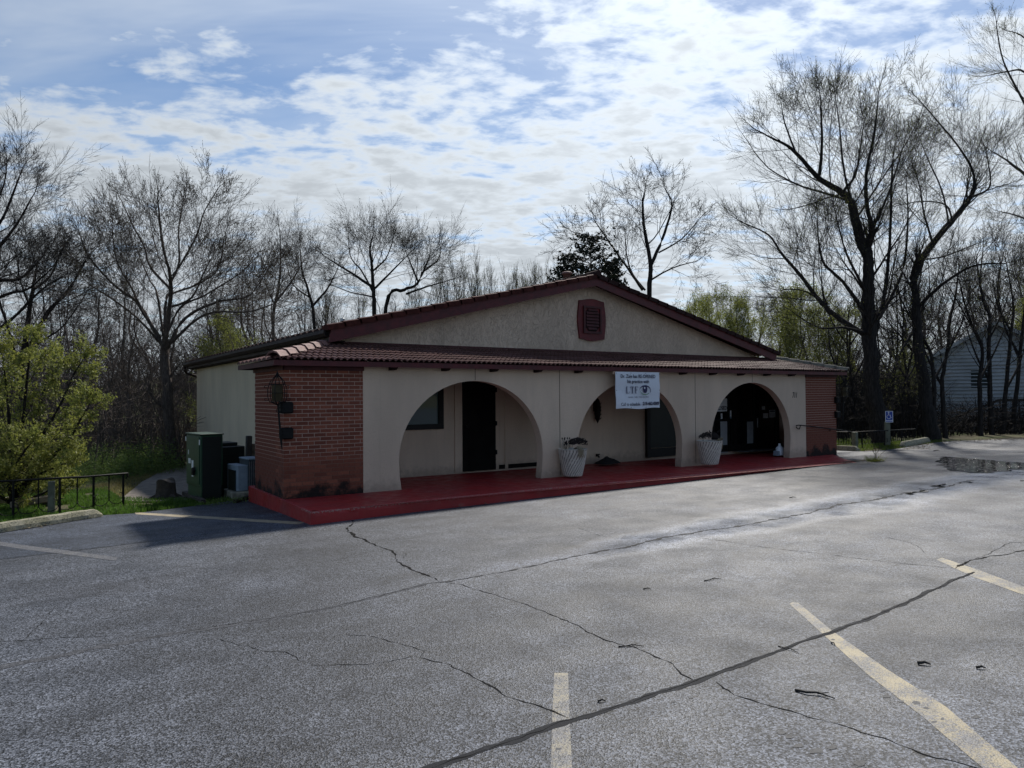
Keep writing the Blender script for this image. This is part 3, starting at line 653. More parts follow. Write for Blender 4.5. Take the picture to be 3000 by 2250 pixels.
prf = d = PB().box((HTL, YW-.03, ZW-.01), (HTR, YW-.002, ZW+.06)).make('wall_flashing', RED_D)
for r in range(NR):
    y = -EO-.03+(YW+EO)*r/NR; z = EZ+(ZW-EZ)*r/NR
    lo = -EO+(HTL+EO)*(r+.4)/NR; hi = WID+EO-(WID+EO-HTR)*(r+.4)/NR
    for c in range(NC):
        x = -EO+c*TW
        if x+TW*.7 < lo or x+TW*.3 > hi: continue
        o = bpy.data.objects.new('roof_tile', TM); COL.objects.link(o); o.parent = B; o.matrix_parent_inverse = _BI
        o.location = (x+U(-.003,.003), y+U(-.004,.004), z+U(-.002,.003)); o.rotation_euler = (ANG+U(-.006,.006), U(-.01,.01), 0); o.scale = (1, 1, 1)
m = PB()
for k in range(8):                                                 # tiles of the narrow return slope on the left
    y = -EO+.05+k*.29; fr = min(1, (y+EO)/(YW+EO)); xe = -EO+(HTL+EO)*fr; ze = EZ+(ZW-EZ)*fr
    pf = ((0, 0), (.05, .035), (.15, .05), (.25, .03), (.285, 0))
    m.add([(-EO-.03, y+a, EZ+h) for a, h in pf]+[(xe, y+a, ze+h) for a, h in pf], [(0,5,6,1),(1,6,7,2),(2,7,8,3),(3,8,9,4),(0,1,2,3,4)])
m.make('return_slope_tiles', TILE)['kind'] = 'stuff'
def hip(p, q, n, mat, name='hip_cap'):
    p = Vector(p); q = Vector(q); dv = (q-p)/n; dn = dv.normalized(); side = dn.cross(Vector((0,0,1))).normalized(); up = side.cross(dn)
    for k in range(n):
        a = p+dv*k; b = p+dv*min(n, k+1.16); s0, s1 = .125, .11; vs = []
        for c, s_, lift in ((a, s0, .052), (b, s1, .022)):
            for sx, h in ((-1, -.01), (-.55, .065), (0, .085), (.55, .065), (1, -.01)): vs.append(c+side*(sx*s_)+up*(h+lift))
        vs += [v_-up*.03 for v_ in vs[:5]]
        PB().add(vs, [(0,1,6,5),(1,2,7,6),(2,3,8,7),(3,4,9,8),(0,10,11,1),(1,11,12,2),(2,12,13,3),(3,13,14,4)]).make(name, mat)
hip((-EO-.02, -EO-.02, EZ), (HTL-.18, YW-.16, ZW-.04), 6, CAPT); hip((WID+EO+.02, -EO-.02, EZ), (HTR+.02, YW-.05, ZW), 6, MOSSY)
# gable, rakes, main roof
YB = 1.42
def y3(px, py, y): p = onY(px, py, y); return (float(p[0]), float(p[2]))
TL, TA, TR = y3(972,962,YB), y3(1750,813,YB), y3(2277,1036,YB)
BLt, BA, BR = y3(963,1004,YB), y3(1747,837,YB), y3(2271,1057,YB)
PB().prism([BLt, BA, BR, TR, TA, TL], 'y', YB, YB+.05).make('rake_board', RED, fix=True)
WL, WR_ = BLt[0]+.35, BR[0]-.3
gs = (TA[1]-TL[1])/(TA[0]-TL[0]); gsr = (TA[1]-TR[1])/(TR[0]-TA[0])
PB().prism([(WL, -1.3), (WID-1.5, -1.3), (WID-1.5, 2.55), (WR_, TR[1]-.12), (TA[0], TA[1]-.10), (WL, TL[1]+gs*(WL-TL[0])-.10)], 'y', YW, YW+.15).make('gable_wall', STUCCO_G, fix=True)
YE = 16.7
PB().box((WL+.005, YW+.16, -1.6), (WR_-.005, YE, 2.74)).make('side_wall', STUCCO_S)
rs = PB()
rs.prism([(TL[0]-.02, TL[1]-.04), (TA[0], TA[1]-.04), (TR[0]+.02, TR[1]-.04), (TR[0]+.02, TR[1]+.02), (TA[0], TA[1]+.05), (TL[0]-.02, TL[1]+.02)], 'y', YB+.06, YE+.4)
rs.make('main_roof', ROOFM, fix=True)
PB().box((TL[0]+.04, YB+.06, 2.73), (WL, YE+.35, 2.76)).make('eave_soffit', SOFFIT)
PB().box((TL[0]+.005, YB+.055, 2.75), (TL[0]+.035, YE+.38, TL[1]-.045)).make('eave_fascia', GUTTER)
gx = TL[0]-.12
PB().prism([(gx, TL[1]-.02), (gx-.01, TL[1]-.09), (gx+.03, TL[1]-.15), (TL[0], TL[1]-.15), (TL[0], TL[1]-.03), (TL[0]-.012, TL[1]-.03), (TL[0]-.012, TL[1]-.135), (gx+.034, TL[1]-.135), (gx+.012, TL[1]-.085), (gx+.012, TL[1]-.02)], 'y', YB+.1, YE+.42).make('gutter', GUTTER, fix=True)
PB().tube([(gx+.05, YE+.3, TL[1]-.15), (gx+.05, YE+.3, TL[1]-.30), (gx+.12, YE+.3, TL[1]-.40), (WL-.02, YE+.14, TL[1]-.50), (WL+.3, YE+.08, TL[1]-.55), (WL+.3, YE+.08, -1)], .05, 8).make('downspout', GUTTER)
# dark roll of tiles along the left eave, seen edge-on
for k in range(40):
    y = YB+.15+k*.385
    PB().add([(TL[0]-.06, y, TL[1]+.0), (TL[0]-.06, y+.12, TL[1]+.05), (TL[0]-.06, y+.30, TL[1]+.035), (TL[0]-.06, y+.38, TL[1]), (TL[0]+.5, y, TL[1]+.12), (TL[0]+.5, y+.12, TL[1]+.17), (TL[0]+.5, y+.30, TL[1]+.155), (TL[0]+.5, y+.38, TL[1]+.12)],
             [(0,4,5,1),(1,5,6,2),(2,6,7,3),(0,1,2,3)]).make('eave_tile', TILE_D)
def rake(p, q, n, side, mat):
    p = Vector((p[0], 0, p[1])); q = Vector((q[0], 0, q[1])); dv = (q-p)/n; up = Vector((-dv.z, 0, dv.x)).normalized()
    if up.z < 0: up = -up
    for k in range(n):
        a = p+dv*k; b = p+dv*(k+1.1); vs = []
        for c, lift in ((a, .018+U(0,.006)), (b, .004)):
            for yy, h in ((YB-.045, -.035), (YB-.045, .065), (YB+.02, .085), (YB+.3, .065), (YB+.3, -.03)): vs.append((c.x+up.x*(h+lift), yy, c.z+up.z*(h+lift)))
        PB().add(vs, [(0,1,6,5),(1,2,7,6),(2,3,8,7),(3,4,9,8),(4,3,2,1,0),(5,6,7,8,9)]).make('rake_tile', mat, fix=True)
rake((TL[0]-.08, TL[1]-.02), TA, 21, -1, simple('rake_tile_red', (.065,.018,.014), .8, .4, 7, .3, 60, spec=.15)); rake((TR[0]+.10, TR[1]-.03), TA, 21, 1, TILE_D)
PB().tube([(TA[0], YB-.06, TA[1]+.10), (TA[0], YB+.35, TA[1]+.10)], [.085,.075], 10).make('ridge_cap', TILE_D)
for k in range(12): PB().tube([(TA[0], YB+.33+k*.42, TA[1]+.09), (TA[0], YB+.78+k*.42, TA[1]+.075)], [.085,.07], 8).make('ridge_cap', TILE_D)
p = onY(1661, 800, 3.4)
m = PB(); m.lathe([(.10, p[2]-.5), (.10, p[2]-.04), (.13, p[2]-.04), (.15, p[2]-.03), (.14, p[2]+.01), (.09, p[2]+.035), (.02, p[2]+.045)], 20, (p[0], p[1])); m.make('roof_vent', CAPT, smooth=True, fix=True)
p = onY(1003, 933, 3.0); PB().lathe([(.05, p[2]-.6), (.05, p[2]), (.045, p[2]+.005)], 12, (p[0], p[1])).make('vent_pipe', GALV, fix=True)
# gable vent
vc = y3(1731, 938, YW); vw, vh = .46, .50
def scal(w, h, k=1.0):
    pts = []
    def edge(a, b, bulge):
        for i in range(10):
            t = i/10; x = a[0]*(1-t)+b[0]*t; z = a[1]*(1-t)+b[1]*t; s = math.sin(math.pi*t)**1.4*bulge
            dx, dz = b[0]-a[0], b[1]-a[1]; l = math.hypot(dx, dz); pts.append((vc[0]+x+dz/l*s, vc[1]+z-dx/l*s))
    c = [(-w, -h), (w, -h), (w, h), (-w, h)]
    for i in range(4): edge(c[i], c[(i+1) % 4], .055)
    return pts
gv = PB().prism(scal(.40, .47), 'y', YW-.05, YW+.01).make('gable_vent', simple('vent_red', (.12,.008,.010), .6, .3, 5), fix=True)
def octo(w, h, c=.10): return [(vc[0]-w+c, vc[1]-h), (vc[0]+w-c, vc[1]-h), (vc[0]+w, vc[1]-h+c), (vc[0]+w, vc[1]+h-c), (vc[0]+w-c, vc[1]+h), (vc[0]-w+c, vc[1]+h), (vc[0]-w, vc[1]+h-c), (vc[0]-w, vc[1]-h+c)]
for a, b in ((( -.29, -.34), (-.24, .34)), ((.24, -.34), (.29, .34)), ((-.24, .29), (.24, .34)), ((-.24, -.34), (.24, -.29))): PB().box((vc[0]+a[0], YW-.085, vc[1]+a[1]), (vc[0]+b[0], YW-.051, vc[1]+b[1])).make('vent_frame', RED_D, gv)
PB().prism(octo(.235, .285, .11), 'y', YW-.056, YW-.051).make('vent_opening', SOFFIT, gv, fix=True)
for k in range(7):
    z = vc[1]-.235+k*.078; w = .20 if 0 < k < 6 else .14
    PB().add([(vc[0]-w, YW-.060, z+.05), (vc[0]+w, YW-.060, z+.05), (vc[0]+w, YW-.085, z), (vc[0]-w, YW-.085, z), (vc[0]-w, YW-.060, z+.04), (vc[0]+w, YW-.060, z+.04), (vc[0]+w, YW-.085, z-.01), (vc[0]-w, YW-.085, z-.01)], [(0,1,2,3),(7,6,5,4),(3,2,6,7),(0,3,7,4),(1,5,6,2)]).make('louver_slat', RED_D, gv)
# porch back wall: openings
bw = PB().box((WF-.1, YW-.003, -.2), (WID-.255, YW+.004, HT+.02)).make('porch_back_wall', STUCCO)
def xw(px, py=1300): return float(onY(px, py, YW)[0])
def zw_(px, py): return float(onY(px, py, YW)[2])
def frame(x0, x1, z0, z1, t, mat, name='frame', parent=None, y=YW, dep=.06):
    PB().box((x0, y-dep, z0), (x0+t, y-.004, z1)).make(name, mat, parent); PB().box((x1-t, y-dep, z0), (x1, y-.004, z1)).make(name, mat, parent)
    PB().box((x0+t, y-dep, z0), (x1-t, y-.004, z0+t)).make(name, mat, parent); PB().box((x0+t, y-dep, z1-t), (x1-t, y-.004, z1)).make(name, mat, parent)
wz0 = zw_(1296, 1256); wx1 = xw(1296, 1255)
win = PB().box((wx1-1.6, YW-.02, wz0+.02), (wx1-.1, YW-.006, HT-.15)).make('window', GLASS_B); frame(wx1-1.7, wx1, wz0, HT-.12, .11, BRONZE, 'window_frame', win, dep=.07)
dx0, dx1 = xw(1353), xw(1449)
door = PB().box((dx0, YW-.05, .012), (dx1, YW-.006, 2.12)).make('door', DARK)
for a, b in ((.12, .9), (1.05, 1.95)): PB().box((dx0+.15, YW-.065, a), (dx1-.15, YW-.051, b)).make('door_panel', DARK, door)
for z in (.35, 1.0, 1.75): PB().box((dx1-.01, YW-.075, z), (dx1+.025, YW-.052, z+.10)).make('hinge', IRON, door)
PB().tube([(dx0+.08, YW-.05, 1.0), (dx0+.08, YW-.11, 1.0)], [.02,.03], 8).make('knob', IRON, door)
for a, b in ((xw(1331), dx0-.005), (dx1+.006, dx1+.09), (xw(1478), xw(1486))): PB().box((a, YW-.035, 0.01), (b, YW-.004, HT-.01)).make('door_trim', STUCCO)
PB().box((xw(1449)+.1, YW-.012, .006), (xw(1590), YW-.0035, .10)).make('base_board', DARK)
# second entrance
ex0, ex1 = xw(1889.6), xw(2010)
se = PB().box((ex0+.12, YW-.03, .25), (ex1, YW-.006, HT-.5)).make('side_panel', simple('green_glass', (.014,.020,.018), .3, .2, 2, spec=.25)); PB().box((ex0, YW-.09, .008), (ex0+.125, YW-.005, HT)).make('post', BRONZE); PB().box((ex0+.13, YW-.06, .008), (ex1, YW-.006, .24)).make('kick_panel', BRONZE); PB().box((ex0+.13, YW-.07, HT-.5), (ex1, YW-.006, HT-.02)).make('transom', BRONZE)
# main glazed entrance under the third arch
gx0, gx1 = xw(2060), WID-.26
ent = PB().box((gx0, YW-.025, .008), (gx1, YW-.006, HT)).make('entrance_glazing', GLASS)
mu = [xw(2086), xw(2131), xw(2149), xw(2213), xw(2274)]
for x, t in zip(mu, (.05, .07, .14, .20, .10)): PB().box((x-t/2, YW-.075, .01), (x+t/2, YW-.027, HT-.01)).make('mullion', BRONZE, ent)
for a, b in zip(mu[:-1], mu[1:]): PB().box((a+.06, YW-.07, .012), (b-.06, YW-.028, .20)).make('bottom_rail', BRONZE, ent)
PB().box((mu[0]+.05, YW-.07, zw_(2110,1230)-.03), (mu[1]-.05, YW-.028, zw_(2110,1230)+.03)).make('middle_rail', BRONZE, ent)
PALEGREY = simple('pale_grey', (.30,.31,.32), .7, .15, 3)
for a, b, z0, z1 in ((2109, 2130, 1328, 1235), (2187, 2205, 1320, 1235)): PB().box((xw(a), YW-.0262, zw_(a, z0)), (xw(b), YW-.0255, zw_(a, z1))).make('pale_panel', PALEGREY, ent)  # pale grey strips over the lower glazing
PB().tube([(xw(2212), YW-.10, zw_(2212,1225)), (xw(2212), YW-.10, zw_(2212,1252))], .018, 8).make('pull_handle', GALV, ent)
PB().box((mu[2]-.1, YW-.45, .004), (mu[4]+.2, YW-.08, .012)).make('threshold', GALV)
NUM = text_mesh('house_number', '711', .21, BLACKINK, None, (float(onY(2328,1158,0)[0]), -.001, float(onY(2328,1158,0)[2])), shear=.25, sx=.72, bold=.004); NUM.parent = B; NUM.matrix_parent_inverse = _BI

# ------------------------------------------------------------------ things fixed to or standing by the clinic
def banner():
    y = -.255; x0, x1 = float(onY(1802, 1140, y)[0]), float(onY(1932, 1140, y)[0]); z0, z1 = float(onY(1867, 1196.5, y)[2]), float(onY(1867, 1090, y)[2]); cx = (x0+x1)/2
    t = empty('banner', (cx, y, z0)); tag(t, 'white vinyl banner with eye logo and phone number hanging over the middle arch', 'banner')
    W, H = x1-x0, z1-z0; m = MB(); nx, nz = 24, 14
    def sag(u, v): return -.004-.012*math.sin(u*7+v*2)*(1-v)-.008*math.sin(v*9+u*3)
    def edge(u, v): return (-W/2+W*u+(.016*(1-v) if u < .5 else -.012*(1-v))*abs(u-.5)*2, sag(u, v), H*v+.012*math.sin(u*9)*(1-v))
    for b in (0, .003):
        o = len(m.v)
        for j in range(nz+1):
            for i in range(nx+1): p = edge(i/nx, j/nz); m.v.append((p[0], p[1]+b, p[2]))
        for j in range(nz):
            for i in range(nx):
                q = (o+j*(nx+1)+i, o+j*(nx+1)+i+1, o+(j+1)*(nx+1)+i+1, o+(j+1)*(nx+1)+i); m.f.append(q if b == 0 else q[::-1])
    m.m = [0]*len(m.f); m.build('sheet', BANNER, t, smooth=True)
    MB().box((-W/2-.05, .006, H-.055), (W/2+.045, .03, H+.005)).build('batten', simple('pale_batten', (.40,.27,.19), .8), t)
    Y = -.022
    text_mesh('lettering', 'Dr. Zale has RE-OPENED', .108, INK, t, (0, Y, H*.878), sx=.93, bold=.0012); text_mesh('lettering', 'his practice with', .108, INK, t, (0, Y, H*.735), sx=.93, bold=.0012)
    text_mesh('lettering', 'Call to schedule', .098, INK, t, (-.235, Y, H*.115), sx=.90, bold=.001); text_mesh('lettering', '219-462-0309', .100, INK, t, (.385, Y, H*.125), sx=.90, bold=.004)
    text_mesh('lettering', 'Lewycky - Taglia - Felton Eye Clinics', .043, simple('grey_ink', (.10,.11,.14), .6), t, (.0, Y, H*.315), sx=.99)
    # serif capitals L T F
    def glyph(x, z, h, kind):
        w = h*.62; s = h*.15; r = h*.05; m = MB()
        def bx(a, b, c, d_): m.box((x+a, Y-.001, z+b), (x+c, Y+.001, z+d_))
        if kind == 'L': bx(w*.12, r, w*.12+s, h-r); bx(0, h-r, w*.5, h); bx(0, 0, w, r); bx(w-r, r, w, h*.30)
        if kind == 'T': bx(w/2-s/2+.01, r, w/2+s/2+.01, h-r); bx(0, h-r, w*1.05, h); bx(w*.25, 0, w*.85, r); bx(0, h*.74, r, h-r); bx(w*1.05-r, h*.74, w*1.05, h-r)
        if kind == 'F': bx(w*.12, r, w*.12+s, h-r); bx(0, 0, w*.55, r); bx(0, h-r, w, h); bx(w-r, h*.74, w, h-r); bx(w*.12+s, h*.47, w*.7, h*.53); bx(w*.7-r, h*.38, w*.7, h*.62)
        m.build('letter', NAVY, t)
    for k, c in enumerate('LTF'): glyph(-.372+k*.132, H*.415, .150, c)
    # eye emblem: lash arc, iris, lower lid
    ec = (.205, H*.515)
    def crescent(name, f_out, f_in, mat, n=20):
        vs = []
        for i in range(n+1): a = f_out(i/n); vs.append((ec[0]+a[0], Y-.001, ec[1]+a[1]))
        for i in range(n+1): a = f_in(1-i/n); vs.append((ec[0]+a[0], Y-.001, ec[1]+a[1]))
        fs = [(i, i+1, 2*n-i, 2*n+1-i) for i in range(n)]
        MB().add(vs, fs).build(name, mat, t)
    def el(rx, rz, a0, a1, dx=0, dz=0): return lambda u: (dx+rx*math.cos(math.radians(a0+(a1-a0)*u)), dz+rz*math.sin(math.radians(a0+(a1-a0)*u)))
    crescent('emblem_lash', el(.175,.120,168,-22,0,-.02), el(.166,.092,168,-22,-.004,-.02), NAVY)
    crescent('emblem_lid', el(.160,.115,182,320,0,-.005), el(.155,.100,182,320,.002,-.003), GREENINK)
    MB().add([(ec[0]+.066*math.cos(a*math.pi/12), Y-.0015, ec[1]+.012+.088*math.sin(a*math.pi/12)) for a in range(24)], [tuple(range(24))]).build('emblem_iris', NAVY, t)
    MB().add([(ec[0]-.016+.018*math.cos(a*math.pi/8), Y-.0025, ec[1]+.038+.023*math.sin(a*math.pi/8)) for a in range(16)], [tuple(range(16))]).build('emblem_glint', SIGNW, t)
    for (gx_, gz_) in [(-W/2+.02, H-.03), (-W/6, H-.025), (W/6, H-.025), (W/2-.02, H-.03), (-W/2+.02, H*.5), (W/2-.02, H*.5), (-W/6, .025), (W/6, .025)]:
        MB().add([(gx_+.009*math.cos(a*math.pi/5), Y-.002, gz_+.009*math.sin(a*math.pi/5)) for a in range(10)], [tuple(range(10))]).build('grommet', IRON, t)
banner()

def paper(px0, py0, px1, py1, label, marks=(), mat=PAPER):
    x0, x1 = xw(px0, py0), xw(px1, py0); z1, z0 = zw_(px0, py0), zw_(px0, py1); y = YW-.030
    t = empty('notice', ((x0+x1)/2, y, z0)); tag(t, label, 'notice', 'notices taped on the entrance glass'); MB().box((-(x1-x0)/2, -.002, 0), ((x1-x0)/2, 0, z1-z0)).build('sheet', mat, t)
    w, h = x1-x0, z1-z0
    for (a, b, c, d_) in marks: MB().box((-w/2+a*w, -.004, b*h), (-w/2+c*w, -.0025, d_*h)).build('print', simple('print_grey', (.16,.20,.24), .7), t)
    return t, w, h
tc, w, h = paper(2088, 1168, 2129, 1206, 'large white CLOSED notice on the glass beside the entrance doors', ((.38,.62,.56,.80),)); text_mesh('lettering', 'CLOSED', h*.40, BLACKINK, tc, (-.0, -.004, h*.25), sx=w/(h*.40*4.1), bold=.004)
paper(2229, 1189, 2239, 1200, 'small square note above two others on the right entrance door'); paper(2233, 1211, 2248, 1225, 'white note lower down on the right entrance door'); paper(2251, 1201, 2269, 1223, 'tall notice with a grey heading at the entrance glass edge', ((.06,.72,.94,.92),(.1,.2,.9,.24),(.1,.35,.9,.39),(.1,.5,.9,.54)))
paper(2133, 1203, 2140, 1226, 'narrow blue and white notice between the CLOSED notice and the door', ((0,0,1,.25),(.2,.5,.4,.56),(.6,.5,.8,.56))); paper(2109, 1211, 2114, 1227, 'slim strip of stickers under the CLOSED notice', ((0,.3,1,.38),(0,.62,1,.7)))
# white plastic jug by the entrance
p = onZ(2284, 1329, 0.0); j = empty('plastic_jug', (p[0], p[1], -.045)); tag(j, 'white plastic jug with a side handle standing at the entrance door', 'jug')
mm = MB(); mm.lathe([(.10,.0),(.105,.02),(.105,.16),(.085,.22),(.035,.27),(.03,.30)], 16); mm.build('body', SIGNW, j, True); MB().lathe([(.036,.298),(.036,.325),(.03,.33)], 12).build('cap', SIGNW, j); MB().tube([(-.10,0,.12),(-.15,0,.14),(-.15,0,.20),(-.07,0,.235)], .018, 8).build('handle', SIGNW, j, True); MB().box((-.2,-.08,0), (-.108,.06,.13)).build('carton', GREYBOX, j)

def lantern(loc, flip, label):
    t = empty('wall_lantern', loc); t.scale = (1.3, 1.3, 1.0); tag(t, label, 'lantern', 'iron lanterns on the brick corners'); s = flip
    for z in (1.50, 1.08): bevel(MB().box((s*.02-.02*s-.09 if s < 0 else -.06, -.075, z-.095), (.10 if s > 0 else .06, .03, z+.095)).build('mounting_block', IRON, t), .018)
    # pole with a spear foot, leaning out to the lantern
    MB().tube([(-.055*s, -.10, .83), (-.065*s, -.10, .95), (-.085*s, -.10, 1.25), (-.105*s, -.10, 1.56)], [.004,.014,.013,.012], 7).build('pole', IRON, t)
    for z in (1.50, 1.08): MB().tube([(-.09*s, -.10, z), (-.01*s, -.06, z)], .009, 6).build('stay', IRON, t)
    cx, cy, z0, z1, r = -.115*s, -.12, 1.60, 1.88, .095
    for (zb, rb) in ((z0, r), (z1, r), (1.74, r+.012)):
        P = [(cx+rb*math.cos(a*math.pi/3), cy+rb*math.sin(a*math.pi/3), zb) for a in range(7)]; MB().tube(P, .006, 5).build('cage_ring', IRON, t)
    for a in range(6):
        c, q = math.cos(a*math.pi/3), math.sin(a*math.pi/3)
        MB().tube([(cx+r*c, cy+r*q, z0-.01), (cx+(r+.022)*c, cy+(r+.022)*q, 1.68), (cx+(r+.022)*c, cy+(r+.022)*q, 1.80), (cx+r*c, cy+r*q, z1+.01)], .005, 5).build('cage_bar', IRON, t)
        MB().tube([(cx+r*c, cy+r*q, z1), (cx+.085*c, cy+.085*q, 1.93), (cx+.05*c, cy+.05*q, 1.98), (cx+.022*c, cy+.022*q, 2.02), (cx, cy, 2.05)], .006, 5).build('crown_bar', IRON, t)
        MB().tube([(cx+r*c, cy+r*q, z0), (cx+.06*c, cy+.06*q, 1.585), (cx+.015*c, cy+.015*q, 1.555)], .006, 5).build('basket_bar', IRON, t)
    for a in (0, 3):
        c = math.cos(a*math.pi/3)
        for zc, dr in ((1.84, 1), (1.64, -1)):
            P = [(cx+c*(r+.012+.026*(1-math.cos(u))), cy, zc+dr*.026*math.sin(u)*(1-u/14)) for u in [k*.5 for k in range(11)]]; MB().tube(P, .0042, 5).build('scroll', IRON, t)
    MB().lathe([(.066,z0+.01),(.072,1.74),(.066,z1-.01)], 6, (cx, cy)).build('glass', simple('amber_glass', (.045,.034,.014), .5, .3, 9, spec=.2), t)
    MB().lathe([(.002,2.10),(.012,2.06),(.02,2.04),(.008,2.02),(.016,2.0),(.004,1.985)][::-1], 10, (cx, cy)).build('finial', IRON, t)
    for zc, dr in ((1.57, 1), (1.46, -1)):
        P = [(cx+.012*s+.028*math.cos(u)*s, cy, zc+dr*.03*math.sin(u)) for u in [k*.55 for k in range(9)]]; MB().tube(P, .0055, 5).build('scroll', IRON, t)
lantern((0, 0, 0), 1, 'black iron cage lantern on the near brick corner beside the green cabinet'); lantern((WID+.02, 0, -.03), -1, 'black iron cage lantern on the far brick corner near the blue sign')

# handrail beyond the house number
t = empty('handrail', (14.0, -.08, 0)); tag(t, 'thin black wall handrail with a curled end near the number', 'handrail')
a = onY(2335, 1249, -.09); b = onY(2350, 1246, -.09); c = onY(2449, 1258, -.09); o3 = np.array([14.0, -.08, 0]); q3 = np.array([c[0]+.9, -.02, c[2]-.10])
MB().tube([onY(2339,1256,-.09)-o3, onY(2333,1253,-.09)-o3, onY(2333,1247,-.09)-o3, onY(2338,1245.5,-.09)-o3, b-o3, c-o3, q3-o3], .014, 7).build('rail', IRON, t, True)
MB().tube([onY(2345,1247,-.09)-o3, onY(2344,1257,-.09)-o3+np.array([0,.02,0]), onY(2343,1256,0.0)-o3], .012, 6).build('bracket', IRON, t); MB().tube([onY(2432,1257,-.09)-o3, onY(2432,1262,0.0)-o3], .012, 6).build('bracket', IRON, t)

# planters
def planter(loc, label, variant):
    t = empty('planter', loc); tag(t, label, 'planter', 'fluted planters between the arches'); n = 160; prof = []
    H, r0, r1 = .545, .195, .305; rows = 22; m = MB(); ribs = 26
    for j in range(rows+1):
        v = j/rows; z = H*v; R = r0+(r1-r0)*(v**.85); tw = 1.15*(1-v)**1.3
        for k in range(n):
            a = 2*math.pi*k/n; g = (math.cos(ribs*(a+tw))*.5+.5)**4; inn = g*.018*(1 if 0 < j < rows else 0)
            m.v.append(((R-inn)*math.cos(a), (R-inn)*math.sin(a), z))
    for j in range(rows):
        for k in range(n):
            a = 2*math.pi*(k+.5)/n; v = (j+.5)/rows; g = math.cos(ribs*(a+1.15*(1-v)**1.3))*.5+.5
            m.f.append((j*n+k, j*n+(k+1) % n, (j+1)*n+(k+1) % n, (j+1)*n+k)); m.m.append(1 if g > .80 else 0)  # flute grooves get a darker colour than the pot
    m.f.append(tuple(range(n-1, -1, -1))); m.m.append(0)
    m.build('pot', [POTM, POT_G], t, True)
    R = MB(); ring = [(r1-.012, H), (r1+.004, H+.006), (r1-.004, H+.016), (r1-.022, H+.012), (r1-.024, H-.03)]; o = len(R.v)
    for (r, z) in ring:
        for k in range(48): R.v.append((r*math.cos(2*math.pi*k/48), r*math.sin(2*math.pi*k/48), z))
    for i in range(4):
        for k in range(48): R.f.append((i*48+k, i*48+(k+1) % 48, (i+1)*48+(k+1) % 48, (i+1)*48+k))
    R.m = [0]*len(R.f); R.build('rim', POTM, t, True)
    MB().lathe([(r1-.03, H-.05), (r1-.03, H-.04), (.05, H-.015)], 20).build('soil', SOIL, t)
    # dead mum: a dense dome of shrivelled heads
    cx, cy = (.10, -.05) if variant == 0 else (-.03, -.02); D = MB()
    for k in range(420):
        a = rnd()*6.283; e = rnd()**.6; rr_ = .20*math.sqrt(rnd()) if variant == 0 else .25*math.sqrt(rnd()); zz = H+.03+(.21 if variant == 0 else .19)*math.sqrt(max(0, 1-(rr_/.27)**2))*(.35+.65*e)
        x, y = cx+rr_*math.cos(a), cy+rr_*math.sin(a); s_ = U(.010,.022)
        D.add([(x-s_, y, zz-s_*.4), (x+s_*.6, y-s_, zz), (x+s_*.5, y+s_, zz+s_*.2), (x, y, zz+s_)], [(0,1,3),(1,2,3),(2,0,3)])
    tag(D.build('dead_flowers', DEAD, t), kind='stuff')
    S = MB(); hd = MB()
    for k in range(15 if variant == 0 else 8):
        b = (-.20+U(-.06,.12) if variant == 0 else U(-.2,.2), U(-.12,.12)); top = (b[0]+U(-.09,.06), b[1]+U(-.05,.05), H+U(.10,.30) if variant == 0 else H+U(.12,.24))
        S.tube([(b[0], b[1], H-.02), ((b[0]+top[0])/2+U(-.02,.02), b[1], (H+top[2])/2), top], .0035, 4)
        hd.lathe([(.003, top[2]-.02), (.014, top[2]-.006), (.013, top[2]+.012), (.004, top[2]+.02)], 6, (top[0], top[1]))
    tag(S.build('stalks', DEAD, t), kind='stuff'); tag(hd.build('seed_heads', DEAD, t), kind='stuff')
    G = MB()
    for k in range(40):
        x0 = (-.06+U(-.05,.08) if variant == 0 else .24+U(-.05,.05)); a = -1.3+U(-.3,.3) if variant == 0 else U(-.4,.2); R_ = r1+U(.0,.03)
        ex = (R_+.02)*math.cos(a) if variant else x0+U(-.02,.02); ey = (R_+.02)*math.sin(a) if variant else -r1-U(.01,.03)
        G.tube([(x0*.8, -.10, H+.01), ((x0+ex)/2, (ey-.1)/2-.05, H+U(.05,.09)), (ex, ey, H+U(-.02,.02)), (ex+U(-.01,.02), ey-.01, H-U(.08,.22 if variant else .16))], .0035, 3)
    tag(G.build('dry_grass', STRAW, t), kind='stuff')
p = onZ(1678, 1394, 0); planter((p[0], p[1], .003), 'white fluted planter with tall dead stalks between the left and middle arches', 0)
p = onZ(2079, 1360, 0); planter((p[0], p[1], .003), 'white fluted planter with straw spilling out between the middle and right arches', 1)

# dark heap on the porch floor and small dark fitting on the wall behind the middle arch
p = onY(1776, 1345, 1.35); m = MB(); n = 22
for j in range(9):
    for k in range(n):
        a = 2*math.pi*k/n; r = (j/8); R = r*(.38+.08*mnoise.noise((math.cos(a)*2, math.sin(a)*2, 3))); z = .17*(1-r)**.8*(1+.5*mnoise.noise((R*math.cos(a)*5, R*math.sin(a)*5, 1)))
        m.v.append((R*math.cos(a), R*math.sin(a)*.6, max(.0, z)))
m.f = [(j*n+k, j*n+(k+1) % n, (j+1)*n+(k+1) % n, (j+1)*n+k) for j in range(8) for k in range(n)]; m.m = [0]*len(m.f)
t = m.build('leaf_heap', simple('black_leaf_heap', (.008,.007,.007), .9, .3, 20, .8, 40), smooth=True); t.location = (p[0], 1.30, .002); tag(t, 'low heap of black leaves against the wall under the middle arch', 'heap')
t = empty('wall_sconce', (xw(1742, 1200), YW-.02, zw_(1742, 1240))); tag(t, 'dark pointed sconce hanging high on the wall inside the middle arch', 'sconce')
MB().lathe([(.004,0),(.05,.10),(.075,.22),(.085,.36),(.075,.48),(.05,.58),(.02,.62)], 8, (0,-.09)).build('body', IRON, t)
